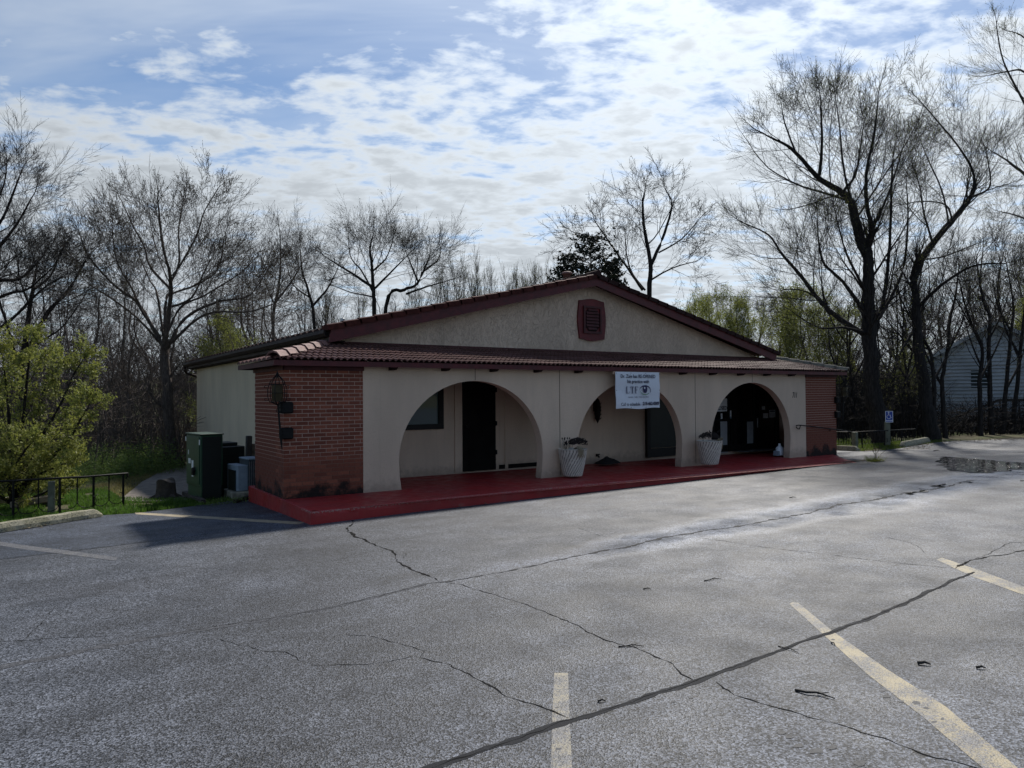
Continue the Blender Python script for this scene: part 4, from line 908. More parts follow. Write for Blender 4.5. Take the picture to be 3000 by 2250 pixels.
for k in range(5):
    for s in (-1, 1): MB().tube([(s*.05, -.10, .10+k*.09), (s*.10, -.11, .13+k*.09), (s*.105, -.11, .17+k*.09)], [.012,.010,.003], 5).build('leaf_scroll', IRON, t)
MB().box((-.05,-.03,.30), (.05,.018,.56)).build('back_plate', IRON, t)
p = onY(1747, 1335, YW); t = empty('wall_tap', (p[0], YW, p[2])); tag(t, 'small dark tap low on the wall inside the middle arch', 'tap'); MB().tube([(0,0,0),(0,-.08,0),(0,-.11,-.04)], .022, 7).build('spout', IRON, t); MB().box((-.05,-.075,.015), (.05,-.045,.05)).build('handle', IRON, t)

# ------------------------------------------------------------------ utility corner on the left
def cabinet():
    b0 = onG(588, 1468); yaw = math.radians(8)
    t = empty('utility_cabinet', (b0[0], b0[1], b0[2]-.02), yaw); tag(t, 'tall dark green utility cabinet with paper labels standing on the grass', 'cabinet')
    # origin is the near corner; front (labelled) side faces -x-ish, dark side faces -y
    W, D, H = .42, .84, 1.31
    bevel(MB().box((0, 0, .28), (W, D, H-.03)).build('body', CABG, t), .012); MB().box((.02, .02, 0), (W-.02, D-.04, .279)).build('plinth', CABG, t)
    bevel(MB().box((-.02, -.02, H-.029), (W+.02, D+.02, H)).build('lid', CABD, t), .008)
    bevel(MB().box((-.016, .05, .33), (-.001, D-.05, H-.06)).build('door', CABG, t), .004)
    for y, z, w_, h_ in ((.60,.76,.13,.10),(.42,.70,.11,.16),(.42,.53,.09,.14),(.02,1.15,.05,.10),(.82,1.19,.05,.08),(.66,.93,.03,.09)): MB().box((-.020, y-w_/2, z-h_/2), (-.0165, y+w_/2, z+h_/2)).build('paper_label', PAPER, t)
    MB().tube([(-.017, .30, .60), (-.06, .30, .60)], [.06,.05], 12).build('padlock_boss', IRON, t); MB().box((-.065, .27, .50), (-.02, .34, .62)).build('hasp', IRON, t)
    MB().box((.03, -.008, .02), (W-.03, -.0012, H-.06)).build('side_panel', BLKP, t)  # near-black sheet over the -y face, darker than the body
    return t
BLKP = simple('near_black_green', (.006,.011,.009), .5, .2, 4)
cabinet()
p = onG(632, 1455); t = empty('transformer_box', (p[0]+.02, p[1]+.35, p[2]-.03), math.radians(8)); tag(t, 'low black transformer box just behind the green cabinet', 'cabinet')
BLK = simple('near_black_green', (.006,.010,.008), .45, .2, 4); bevel(MB().box((0,0,0), (.66,.8,1.0)).build('body', BLK, t), .01); bevel(MB().box((-.02,.25,1.001), (.60,.82,1.07)).build('lid', BLK, t), .008); MB().box((.08,-.012,.1), (.58,-.001,.84)).build('door', BLK, t)
p = onX(712, 1440, -.42); acx = float(onY(696, 1440, 2.75)[0])+.14; t = empty('air_conditioner', (acx, 2.75, -.16), math.radians(6)); tag(t, 'pale blue-grey air conditioner with a finned side beside the brick pier', 'air conditioner')
bevel(MB().box((-.14, 0, 0), (.06, .6, .50)).build('housing', GREYBOX, t), .01); MB().box((.065, -.01, .02), (.34, .5, .60)).build('coil_body', simple('coil_dark', (.06,.08,.09), .5), t)
for k in range(7): MB().box((.075+k*.038, -.022, .05), (.087+k*.038, -.0105, .57)).build('fin', GALV, t)
bevel(MB().box((.055, -.025, .601), (.35, .51, .63)).build('top_cover', GREYBOX, t), .006); MB().box((-.16, .1, 0), (-.142, .5, .40)).build('service_panel', BLKP, t)
o = bevel(MB().box((acx-.26, 2.62, -.42), (acx+.40, 3.4, -.165)).build('equipment_pad', CONC), .012); tag(o, 'small concrete pad under the air conditioner', 'pad')
for k, (px, z1, lean) in enumerate(((728, .62, .03), (739, .45, .05))):
    t = empty('leaning_post', (float(onY(px-3, 1300, 3.6)[0]), 3.6+.05*k, -.4)); tag(t, ('dark split timber post' if k == 0 else 'paler thin timber post')+' standing behind the air conditioner', 'post')
    bevel(MB().bar((0,0,0), (lean, 0, z1+.65), .16 if k == 0 else .05, .10).build('timber', WOOD_D if k == 0 else WOODG, t), .01)
# stump, timber edging, groundcover by the cabinet
p = onG(510, 1462); t = empty('tree_stump', (p[0]-.02, p[1]+.9, p[2]-.12)); tag(t, 'short dark rotten stump beside the green cabinet', 'stump'); m = MB(); n = 14
for z, r in ((0,.26),(.08,.20),(.25,.18),(.40,.185)):
    for k in range(n): a = 2*math.pi*k/n; rr_ = r*(1+.18*mnoise.noise((math.cos(a)*2, math.sin(a)*2, z*3))); m.v.append((rr_*math.cos(a), rr_*math.sin(a), z+(.05*math.sin(a*2) if z > .3 else 0)))
m.f = [(j*n+k, j*n+(k+1) % n, (j+1)*n+(k+1) % n, (j+1)*n+k) for j in range(3) for k in range(n)]+[tuple(3*n+k for k in range(n))]; m.m = [0]*len(m.f); m.build('wood', WOOD_D, t)
for k in range(5): a = k*1.3; MB().tube([(.14*math.cos(a), .14*math.sin(a), .10), (.30*math.cos(a), .30*math.sin(a), .03), (.45*math.cos(a), .45*math.sin(a), -.03)], [.06,.04,.015], 6).build('root', WOOD_D, t)
t = MB().bar(onG(545,1452)+np.array([0,.2,.03]), onG(598,1476)+np.array([0,.05,.03]), .09, .08).build('edging_timber', WOOD_D); tag(t, 'dark half buried timber along the cabinet base', 'timber')
t = MB().bar(onG(690,1474)+np.array([0,.02,.03]), onG(738,1460)+np.array([0,.02,.04]), .07, .07).build('edging_timber', WOOD_D); tag(t, 'dark timber lying at the edge of the asphalt by the pad', 'timber')

# ------------------------------------------------------------------ railings, wheel stops, sign
def wheel_stop(p, q, label, w=.20, h=.13):
    p = np.array(p, float); q = np.array(q, float); p[2] = gz(p[0], p[1])+.012; q[2] = gz(q[0], q[1])+.012; d_ = q-p; L = np.linalg.norm(d_); a = math.atan2(d_[1], d_[0])
    m = MB(); n = 40
    for i in range(n+1):
        x = L*i/n; e = min(1, min(x, L-x)/.10); hh = h*(.45+.55*e)
        for (yy, z) in ((-w/2,0),(-w/2+.01,hh*.45),(-w/2+.045,hh*.93),(-w/2+.06,hh),(w/2-.06,hh),(w/2-.045,hh*.93),(w/2,0)):
            jn = mnoise.noise((x*6, yy*9, z*9+L))*.009; m.v.append((x, yy+jn, z+jn if z > 0 else 0))
    m.f = [(i*7+k, (i+1)*7+k, (i+1)*7+k+1, i*7+k+1) for i in range(n) for k in range(6)]+[tuple(range(7)), tuple(n*7+k for k in range(6, -1, -1))]; m.m = [0]*len(m.f)
    o = m.build('wheel_stop', STOPM); recalc(o); o.location = tuple(p); o.rotation_euler = (0, math.atan2(-(d_[2]), L), a); tag(o, label, 'wheel stop', 'concrete wheel stops'); return o
a = onG(302, 1514); b = onG(0, 1562); dd = (b-a)/np.linalg.norm(b-a); nn = np.array([-dd[1], dd[0], 0]); nn = nn if nn[1] > 0 else -nn
wheel_stop(b+dd*.9+nn*.08, a+nn*.10, 'mossy concrete wheel stop in front of the scrolled railing')
a = onG(2425, 1320); b = onG(2526, 1322); wheel_stop(b+np.array([.0,.12,0]), a+np.array([.35,.9,0]), 'concrete wheel stop behind the far brick corner', .2, .14)
a = onG(2655, 1311); b = onG(2735, 1296); wheel_stop(a+np.array([.05,.15,0]), b+np.array([0,.2,0]), 'tilted concrete wheel stop beside the blue sign', .22, .17)

def railing(pts_top, base, label, post_idx, nbal, wood):
    # pts_top: list of (base point, height); balusters end in paired scrolls
    t = empty('iron_railing', base[0]); tag(t, label, 'railing', 'scrolled iron railings'); O = np.array(base[0], float)
    P = [np.array(b, float)-O for b in base]; H = pts_top
    tops = [p+np.array([0,0,h_]) for p, h_ in zip(P, H)]
    end = tops[-1]+(tops[-1]-tops[-2])/np.linalg.norm(tops[-1]-tops[-2])*.09
    MB().tube([tuple(q) for q in tops]+[tuple(end), tuple(end+np.array([0,0,-.05])), tuple(end+np.array([-.03,0,-.10]))], .019, 7).build('top_rail', IRON, t, True)
    L = [0]
    for i in range(1, len(P)): L.append(L[-1]+np.linalg.norm(P[i]-P[i-1]))
    def at(s_):
        for i in range(len(P)-1):
            if s_ <= L[i+1]+1e-6: u = (s_-L[i])/(L[i+1]-L[i]); return P[i]*(1-u)+P[i+1]*u, H[i]*(1-u)+H[i+1]*u, (P[i+1]-P[i])/np.linalg.norm(P[i+1]-P[i])
    for s_ in post_idx:
        p, h_, d_ = at(s_*L[-1]); MB().tube([tuple(p+np.array([0,0,-.1])), tuple(p+np.array([0,0,h_]))], .022, 6).build('post', IRON, t)
    for k in range(nbal):
        p, h_, d_ = at((k+.5)/nbal*L[-1])
        MB().tube([tuple(p+np.array([0,0,h_])), tuple(p+np.array([0,0,.20]))], .012, 6).build('baluster', IRON, t)
        for s_ in (-1, 1):
            R = L[-1]/nbal*.27; pts = []
            for i in range(15):
                u = i/14; a = math.pi*(1.0+1.35*u); r = R*(1-.35*max(0, u-.5)); pts.append(tuple(p+d_*s_*(R+math.cos(a)*r)+np.array([0,0,.20+math.sin(a)*r*.80])))
            MB().tube(pts, .007, 5).build('scroll', IRON, t, True)
    return t
bp_ = [onG(-70, 1527), onG(33, 1516), onG(153, 1505), onG(253, 1495), onG(361, 1479)]
def hgt(pb, px, py): D_ = (pb-CAM)@CF; return float((atD(px, py, D_)-pb)[2])
hp = [hgt(b, x, y) for b, (x, y) in zip(bp_, ((-70,1413),(33,1409),(153,1402),(253,1397),(361,1388)))]
bz = [np.array([b[0], b[1], zt1(b[0], b[1])]) for b in bp_]; hp = [h_+b[2]-z[2] for h_, b, z in zip(hp, bp_, bz)]
railing(hp, bz, 'black iron railing with scrolls on the grass beside the leafy shrub', (.22, .51, .745, 1.0), 4, True)
for (px, py, top, lab) in ((146, 1505, 1404, 'stubby grey timber post behind the scrolled railing'),):
    p = onG(px+5, py-1)+np.array([0,.12,0]); z = zt1(p[0], p[1]); hh = hgt(p, px+8, top); t = empty('timber_post', (p[0], p[1], z)); tag(t, lab, 'post'); bevel(MB().box((-.055,-.055,-.3), (.055,.055,hh)).build('timber', POSTG, t), .008)
for a_, b_, lab in (((-30,1470),(57,1462),'short upper grey log rail behind the leafy shrub'), ((30,1480),(146,1460),'long lower grey log rail behind the railing')):
    p, q = onT(a_[0], a_[1]+18), onT(b_[0], b_[1]+22); D_ = (p-CAM)@CF; P0 = atD(a_[0], a_[1], D_); P1 = atD(b_[0], b_[1], D_+.5); t = empty('log_rail', tuple(P0)); tag(t, lab, 'log rail', 'grey log rails'); bevel(MB().bar((0,0,0), tuple(P1-P0), .07, .13).build('log', WOODG, t), .02)
    for u in (.12, .9): q_ = (P1-P0)*u; zg = zt1(P0[0]+q_[0], P0[1]+q_[1])-P0[2]; MB().box((q_[0]-.05, q_[1]+.04, zg-.1), (q_[0]+.05, q_[1]+.12, q_[2]+.02)).build('stub_post', WOOD_D, t)
# right-hand railing
rb = [onG(2452, 1309)+np.array([0,.2,0]), onG(2545, 1317)+np.array([.1,.6,0]), onG(2625, 1311)+np.array([.2,.6,0]), onG(2710, 1298)+np.array([.3,.5,0])]
rz_ = [np.array([b[0], b[1], zt1(b[0], b[1])]) for b in rb]; rh = [hgt(b, x, y) for b, (x, y) in zip(rz_, ((2452,1265),(2545,1266),(2625,1262),(2710,1257)))]
railing(rh, rz_, 'black iron railing under the bare trees next to the blue sign', (.0, .33, .55, .8), 17, False)
for (u, lab) in ((2, 'rusty pale corner post at the start of the far railing'), (2543, 'thick green-grey timber post within the far railing')):
    p = onG(2456 if u == 2 else 2543, 1312 if u == 2 else 1318)+np.array([.05,.45,0]); z = zt1(p[0], p[1]); hh = hgt(np.array([p[0],p[1],z]), 2456 if u == 2 else 2543, 1266); t = empty('timber_post', (p[0], p[1], z)); tag(t, lab, 'post'); bevel(MB().box((-.07,-.07,-.2), (.07,.07,hh)).build('timber', POSTG if u != 2 else simple('rusty_wood', (.24,.15,.10), .9, .3), t), .01)
# accessible parking sign
p = onG(2624, 1307)+np.array([.1,.3,0]); z = zt1(p[0], p[1]); pb = np.array([p[0], p[1], z]); s1 = hgt(pb, 2628, 1204); s0 = hgt(pb, 2628, 1237)
t = empty('parking_sign', tuple(pb), -math.radians(46)); tag(t, 'blue accessible parking sign on a timber post before the bare trees', 'sign')
bevel(MB().box((-.075,0,-.2), (.075,.14,s0+.02)).build('post', POSTG, t), .01)
sw = .118; bevel(MB().box((-sw+.04,-.012,s0), (sw+.04,-.001,s1)).build('panel', SIGNB, t), .003)
for a_, b_ in (((-sw+.04,s0),(-sw+.055,s1)), ((sw+.025,s0),(sw+.04,s1)), ((-sw+.055,s1-.015),(sw+.025,s1)), ((-sw+.055,s0),(sw+.025,s0+.015))): MB().box((a_[0],-.015,a_[1]), (b_[0],-.0125,b_[1])).build('border', SIGNW, t)
sh = s1-s0; c = (.035, s0+sh*.60)
MB().add([(c[0]-.02+.016*math.cos(k*.7), -.0145, c[1]+sh*.29+.016*math.sin(k*.7)) for k in range(9)], [tuple(range(9))]).build('symbol_head', SIGNW, t)
MB().tube([(c[0]-.02,-.0145,c[1]+sh*.23), (c[0]-.018,-.0145,c[1]+.02), (c[0]+.035,-.0145,c[1]+.015), (c[0]+.055,-.0145,c[1]-.07), (c[0]+.08,-.0145,c[1]-.07)], .009, 5).build('symbol_figure', SIGNW, t); MB().tube([(c[0]-.018,-.0145,c[1]+.09), (c[0]+.03,-.0145,c[1]+.088)], .008, 5).build('symbol_arm', SIGNW, t)
MB().tube([(c[0]-.005+.062*math.cos(a*.35+2.0), -.0145, c[1]-.045+.062*math.sin(a*.35+2.0)) for a in range(13)], .008, 5).build('symbol_wheel', SIGNW, t)
text_mesh('lettering', 'PARKING', .052, SIGNW, t, (.04, -.0145, s0+sh*.15), sx=.95, bold=.002)

# sticks on the lot
for (a_, b_, r, lab) in [((2063,1703),(2113,1697),.009,'thin forked stick lying mid lot'), ((1885,1727),(1907,1728),.010,'short dark stick lying mid lot below the middle arch'), ((1812,1896),(1886,1895),.008,'pale twig lying across the long crack'), ((2280,1894),(2341,1916),.006,'bent thin twig next to the tar seam'), ((2330,2025),(2446,2050),.012,'longest branching twig between the seam and the yellow line'), ((2688,1946),(2727,1951),.017,'thick black stick right of the long yellow line'), ((2859,1959),(2888,1961),.014,'short stub of wood near the right picture edge'), ((1751,2057),(1775,2057),.010,'small twig above the tar seam'), ((2313,1459),(2332,1458),.012,'tiny stick on the asphalt below the house number'), ((2435,1884),(2447,1893),.008,'curled twig where the seam crosses the yellow line'), ((2735,1322),(2752,1321),.02,'dark stick on the far asphalt before the tilted wheel stop'), ((2990,1410),(3010,1412),.014,'stick at the right picture edge near the puddle')]:
    p, q = onG(*a_), onG(*b_); r *= .6; t = empty('stick', (p[0], p[1], gz(p[0], p[1])+r)); tag(t, lab, 'stick', 'sticks blown on the asphalt'); v = q-p; mid = v*.55+np.array([-v[1], v[0], 0])*.06; mid2 = v*.3+np.array([-v[1], v[0], 0])*-.04
    MB().tube([(0,0,0), tuple(mid2+np.array([0,0,.004])), tuple(mid+np.array([0,0,.008])), tuple(v)], [r, r*.9, r*.75, r*.4], 6).build('wood', simple('stick_bark', (.03,.026,.022), .9), t)
    if np.linalg.norm(v) > .15: MB().tube([tuple(mid), tuple(mid+v*.25+np.array([-v[1], v[0], 0])*.14+np.array([0,0,.01]))], [r*.5, r*.25], 5).build('side_twig', simple('stick_bark', (.03,.026,.022), .9), t)

# weed clump at the slab tip
p = onG(2563, 1352); t = empty('weed_clump', (p[0], p[1], gz(p[0], p[1]))); tag(t, 'yellow green weed clump with seed stalks at the tip of the red slab', 'weeds'); m = MB(); m2 = MB()
for k in range(170):
    a = rnd()*6.28; L = U(.10,.26); r = U(0,.16); x, y = r*math.cos(a)*1.6, r*math.sin(a); w = .012; tip = (x+math.cos(a)*L*.7, y+math.sin(a)*L*.7, L*U(.3,.9)); m.add([(x-w, y, 0), (x+w, y, 0), tip], [(0,1,2)])
for k in range(9):
    x = U(-.1,.22); top = (x+U(-.05,.2), U(-.1,.1), U(.22,.38)); m2.tube([(x,0,0), ((x+top[0])/2, 0, top[2]*.6), top], .004, 4); m2.lathe([(.004, top[2]), (.013, top[2]+.015), (.004, top[2]+.04)], 6, (top[0], top[1]))
tag(m.build('leaves', LEAF_Y, t), kind='stuff'); tag(m2.build('seed_stalks', BUD, t), kind='stuff')

# ------------------------------------------------------------------ pale house among the trees
def house():
    D_ = 35.0; c = atD(2921, 1155, D_); az = YAW+math.atan((2870-1500)/FPX); zb = c[2]
    t = empty('pale_house', (c[0], c[1], 0), -az); tag(t, 'pale clapboard house with a gable end standing behind the bare trees', 'house')
    def loc(px, py): k = D_/FPX; return ((px-2921)*k/math.cos(math.atan((2921-1500)/FPX)) * .80, 1.68-(py-1152)*k)
    half = (2921-2708)*D_/FPX*.80/math.cos(math.atan((2921-1500)/FPX)); ez = loc(0,1078)[1]; az_ = loc(0,958)[1]; sz = loc(0,1211)[1]; fz = -1.2
    dep = 8.0
    MB().prism([(-half, sz), (half, sz), (half, ez), (0, az_), (-half, ez)], 'y', .03, dep).build('wall', SIDING, t)
    MB().box((-half+.02, .04, fz), (half-.02, dep-.05, sz-.002)).build('foundation', FOUND, t)
    z = sz; k = 0
    while z < az_-.05:
        h_ = .18; zz = z+h_/2
        w_ = half if zz < ez else half*(az_-zz)/(az_-ez)
        if w_ > .12: MB().add([(-w_, -.045, z), (w_, -.045, z), (w_, .026, z+h_), (-w_, .026, z+h_), (w_, .03, z), (-w_, .03, z)], [(0,1,2,3),(0,5,4,1)]).build('clapboard', SIDING, t)
        z += h_
    ov = .35; sl = (az_-ez)/half
    for s in (-1, 1):
        e = (s*(half+ov), ez-sl*ov); MB().prism([(0, az_+.05), e[0:1]+(e[1]+.05,), e[0:1]+(e[1]+.22,), (0, az_+.22)] if False else [(0, az_+.06), (e[0], e[1]+.06), (e[0], e[1]+.20), (0, az_+.20)], 'y', -.35, dep+.3).build('roof', simple('grey_shingle', (.10,.10,.10), .9), t)
        MB().bar((0, -.37, az_+.12), (e[0], -.37, e[1]+.12), .03, .18).build('rake_trim', HTRIM, t)
    a, b = loc(2856,1141), loc(2897,1088); w = MB().box((a[0], -.03, a[1]), (b[0]+.1, .0, b[1])).build('window', simple('house_glass', (.03,.04,.04), .4, .2, 2, spec=.2), t); bevel(MB().box((a[0]-.07, -.045, a[1]-.07), (b[0]+.17, -.031, a[1])).build('sill', HTRIM, w), .004); MB().box(((a[0]+b[0]+.1)/2-.03, -.045, a[1]), ((a[0]+b[0]+.1)/2+.03, -.031, b[1])).build('mullion', HTRIM, w)
    for px in (2790, 2830): a, b = loc(px,1266), loc(px+30,1236); w = MB().box((a[0], .0, a[1]), (b[0], .035, b[1])).build('basement_window', mat_glass('house_glass2', (.05,.06,.06)), t); MB().box((a[0]-.05, -.02, a[1]-.06), (b[0]+.05, -.001, a[1])).build('sill', HTRIM, w)
    a = loc(2915,985); 
    for k in range(8): MB().box((a[0]-.28+.025*k, -.03, a[1]+k*.07-.25), (a[0]+.28-.025*k, -.01, a[1]+k*.07-.21)).build('vent_slat', HTRIM, t)
    # outside stair rails
    for dz in (0, -.45): p, q = loc(2800,1234), loc(2925,1176); MB().bar((p[0], -1.0, p[1]+dz), (q[0], -1.0, q[1]+dz), .09, .12).build('stair_rail', WOOD_D, t)
    p, q = loc(2925,1176), loc(3010,1176); MB().bar((p[0], -1.0, p[1]), (q[0]+1, -1.0, q[1]), .09, .12).build('deck_rail', WOOD_D, t); MB().box((p[0], -1.6, p[1]-1.15), (q[0]+1, -.05, p[1]-1.0)).build('deck', WOOD_D, t)
    for k in range(9): MB().box((p[0]+.25*k, -1.03, p[1]-1.0), (p[0]+.25*k+.06, -.97, p[1])).build('deck_picket', WOOD_D, t)
    for k in range(3): MB().box((p[0]+k*1.1, -1.08, fz), (p[0]+k*1.1+.12, -.96, p[1]-1.15)).build('deck_post', WOOD_D, t)
house()

# ------------------------------------------------------------------ trees
class Tree:
    def __init__(s, C): s.C = C; s.t = MB(); s.c = MB()
def rvec(): return (U(-1,1), U(-1,1), U(-1,1))
def nrm(v): l = math.sqrt(v[0]*v[0]+v[1]*v[1]+v[2]*v[2]) or 1e-9; return (v[0]/l, v[1]/l, v[2]/l)
def leafbits(T, p, n, size, spread):
    c = T.c
    for _ in range(n):
        x, y, z = p[0]+U(-spread,spread), p[1]+U(-spread,spread), p[2]+U(-spread,spread)*.8
        a = nrm(rvec()); b = nrm(rvec()); s = size*U(.6,1.25)
        c.v += [(x-a[0]*s, y-a[1]*s, z-a[2]*s), (x+b[0]*s*.5, y+b[1]*s*.5, z+b[2]*s*.5), (x+a[0]*s, y+a[1]*s, z+a[2]*s), (x-b[0]*s*.5, y-b[1]*s*.5, z-b[2]*s*.5)]
        o = len(c.v)-4; c.f.append((o, o+1, o+2, o+3)); c.m.append(1)
def turn(d, ang, az):
    a = nrm((d[1], -d[0], 0.0)) if abs(d[2]) < .95 else (1.0, 0.0, 0.0)
    b = (d[1]*a[2]-d[2]*a[1], d[2]*a[0]-d[0]*a[2], d[0]*a[1]-d[1]*a[0]); ca, sa = math.cos(ang), math.sin(ang); cz, sz = math.cos(az), math.sin(az)
    return nrm((d[0]*ca+(a[0]*cz+b[0]*sz)*sa, d[1]*ca+(a[1]*cz+b[1]*sz)*sa, d[2]*ca+(a[2]*cz+b[2]*sz)*sa))
def grow(T, p, d, L, r, lev):
    C = T.C; last = lev >= C['lv']; nseg = (5, 5, 4, 3, 1, 1)[min(lev, 5)]; w = C['wander']; tr = C['trop']; pts = [p]; dirs = [d]; st = L/nseg
    for i in range(nseg):
        d = nrm((d[0]+U(-w,w), d[1]+U(-w,w), d[2]+U(-w,w)+tr)); p = (p[0]+d[0]*st, p[1]+d[1]*st, p[2]+d[2]*st); pts.append(p); dirs.append(d)
    r1 = C['tip']*.7 if last else max(C['tip'], r*.5)
    rr_ = [r+(r1-r)*i/nseg for i in range(nseg+1)]
    (T.t if r > C.get('thick', .05) else T.c).tube(pts, rr_, 6 if r > .06 else (4 if r > .018 else 3), cap=False)
    if last:
        b = C.get('bud')
        if b:
            for k in range(b[0]): q = pts[min(nseg, max(1, int(nseg*U(.3,1.2))))]; leafbits(T, q, b[1], b[2], b[3])
        return
    n = C['n'][min(lev, len(C['n'])-1)]; az = rnd()*6.28
    for k in range(n):
        t = .22+.78*(k+U(0,.9))/n; t = min(t, 1); i = min(nseg-1, int(t*nseg)); u = t*nseg-i; a, b = pts[i], pts[i+1]; az += 2.4+U(-.5,.5)
        q = (a[0]+(b[0]-a[0])*u, a[1]+(b[1]-a[1])*u, a[2]+(b[2]-a[2])*u)
        ang = C['ang']*U(.65,1.3)*(1-.22*t); grow(T, q, turn(dirs[i+1], ang, az), L*C['lr']*U(.65,1.2)*(1.15-.5*t), max(C['tip'], (r+(r1-r)*t)*.52), lev+1)
    if not last: grow(T, pts[-1], dirs[-1], L*C['lr']*.9, r1, lev+1)
def limb(T, P3, r0, r1, nk, L1, lev=1, t0=.15, sides=8, power=1.0):
    pts = [Vector(tuple(float(c) for c in q)) for q in P3]; out = []
    for i in range(len(pts)-1):
        a, b, c, e = pts[max(0, i-1)], pts[i], pts[i+1], pts[min(len(pts)-1, i+2)]
        for k in range(5):
            t = k/5; out.append(.5*((2*b)+(c-a)*t+(2*a-5*b+4*c-e)*t*t+(3*b-a-3*c+e)*t*t*t))
    out.append(pts[-1]); n = len(out); rad = []
    for i in range(n):
        t = i/(n-1); r = r0+(r1-r0)*t**power; rad.append(r*(1+.10*mnoise.noise((i*.7, r0*9, 2)))); 
        if 0 < i < n-1: out[i] = out[i]+Vector(rvec())*r*.18
    T.t.tube([tuple(q) for q in out], rad, sides, cap=False); az = rnd()*6
    for k in range(nk):
        t = t0+(1-t0)*(k+rnd()*.9)/nk; i = min(n-2, int(t*(n-1))); q = out[i].lerp(out[i+1], t*(n-1)-i); dv = tuple((out[i+1]-out[i]).normalized()); az += 2.4+U(-.6,.6)
        grow(T, tuple(q), turn(dv, T.C['ang']*U(.7,1.35), az), L1*U(.6,1.2)*(1.2-.78*t), max(T.C['tip']*1.5, rad[i]*U(.2,.36)), lev)
    grow(T, tuple(out[-1]), tuple((out[-1]-out[-2]).normalized()), L1*.30, r1, lev)
def finish(T, name, loc, label, cat='tree', group=None, bark=BARK, leaf=BUD, shift=True):
    loc = tuple(float(c) for c in loc); t = empty(name, loc); tag(t, label, cat, group)
    for m, nm, mats in ((T.t, 'trunk', [bark]), (T.c, 'crown', [bark, leaf])):
        if not m.f: continue
        if shift: m.v = [(a-loc[0], b-loc[1], c-loc[2]) for a, b, c in m.v]
        m.build(nm, mats, t, nm == 'trunk')
    return t
def basep(px, depth): q = atD(px, 1165, depth); q[2] = zt1(q[0], q[1])-.1; return q
def pxl(pts, depth, drift=0.0): n = max(1, len(pts)-1); return [atD(x, y, depth+drift*i/n) for i, (x, y) in enumerate(pts)]
def K(depth): return depth/FPX

# left: the tall many-stemmed tree beside the clinic
def tree_left_main():
    random.seed(21); b0 = onT(507, 1366); D_ = float((b0-CAM)@CF); k = K(D_)
    T = Tree(dict(lv=4, n=[5,4,4,3], ang=.74, lr=.66, wander=.14, trop=.05, tip=.0044, thick=.045, bud=(1,1,.026,.02)))
    trunk = [b0+np.array([0,0,-.2])]+pxl([(506,1340),(496,1240),(491,1143),(484,1060),(482,1020)], D_)
    limb(T, trunk, 16*k, 12*k, 3, 1.4, 1, .45, 10)
    for kk in range(5): a = kk*1.26+.3; T.t.tube([tuple(b0+np.array([.1*math.cos(a), .1*math.sin(a), .45])), tuple(b0+np.array([.26*math.cos(a), .26*math.sin(a), .14])), tuple(b0+np.array([.5*math.cos(a), .5*math.sin(a), -.05]))], [.12,.11,.03], 6, cap=False)
    S = [([(482,1029),(500,869),(497,802),(476,715),(464,606)], 11, 3.5, 12, 1.6), ([(498,833),(524,769),(524,666),(537,586)], 6, 2.5, 9, 1.4), ([(474,1010),(410,896),(362,857),(320,821),(265,757),(240,706)], 9, 2.5, 13, 2.0),
         ([(490,1020),(543,932),(639,884),(724,869),(770,813)], 9, 2.5, 14, 2.0), ([(500,1005),(603,920),(724,914),(800,890)], 7, 2, 11, 1.7), ([(482,963),(488,872),(513,857),(579,833),(639,787),(655,706)], 8, 2.2, 12, 1.8),
         ([(470,990),(422,920),(386,845),(344,769),(330,691)], 8, 2.2, 12, 1.8), ([(497,845),(440,781),(422,721),(386,655),(355,586)], 6, 2.2, 10, 1.5), ([(522,787),(573,697),(597,624),(630,566)], 5, 2.2, 10, 1.4), ([(478,980),(460,860),(440,823),(410,756)], 6, 2, 10, 1.5), ([(495,900),(560,873),(600,793),(620,756)], 6, 2, 10, 1.5), ([(486,985),(530,900),(600,865),(700,803),(740,766)], 7, 2, 11, 1.7), ([(465,1000),(400,930),(320,870),(260,833)], 6, 2, 11, 1.7)]
    for i, (p, a, b, n, L) in enumerate(S): limb(T, pxl(p, D_, (-1, 1, -.4, .6)[i % 4]*U(1.0,2.6)), a*k*.62, b*k*.6, int(n*1.0), L*1.25, 1, .18, 6)
    finish(T, 'bare_tree', b0, 'large bare tree with many fanned limbs left of the clinic', bark=BARK_B)
tree_left_main()
def tree_px(seed, name, px0, depth, stems, C, label, bark, leaf=BUD, group=None, lev=1, sides=6, cat='tree'):
    random.seed(seed); b0 = basep(px0, depth); k = K(depth); T = Tree(C)
    for i, (p, a, b, n, L) in enumerate(stems):
        P = pxl(p, depth, (-1, 1, -.5, .7)[i % 4]*U(.6,2.2) if i else 0)
        if i == 0 or p[0] == 'base': P = [b0]+P
        limb(T, P, a*k*(1 if i < 2 else .72), b*k*.7, n if i == 0 else max(5, int(n*.8)), L*1.26, lev, .2 if i else .45, 9 if i == 0 else sides)
    return finish(T, name, b0, label, cat, group, bark, leaf)
BARE = dict(lv=4, n=[5,5,4,4], ang=.76, lr=.66, wander=.15, trop=.05, tip=.0038, thick=.05, bud=None)
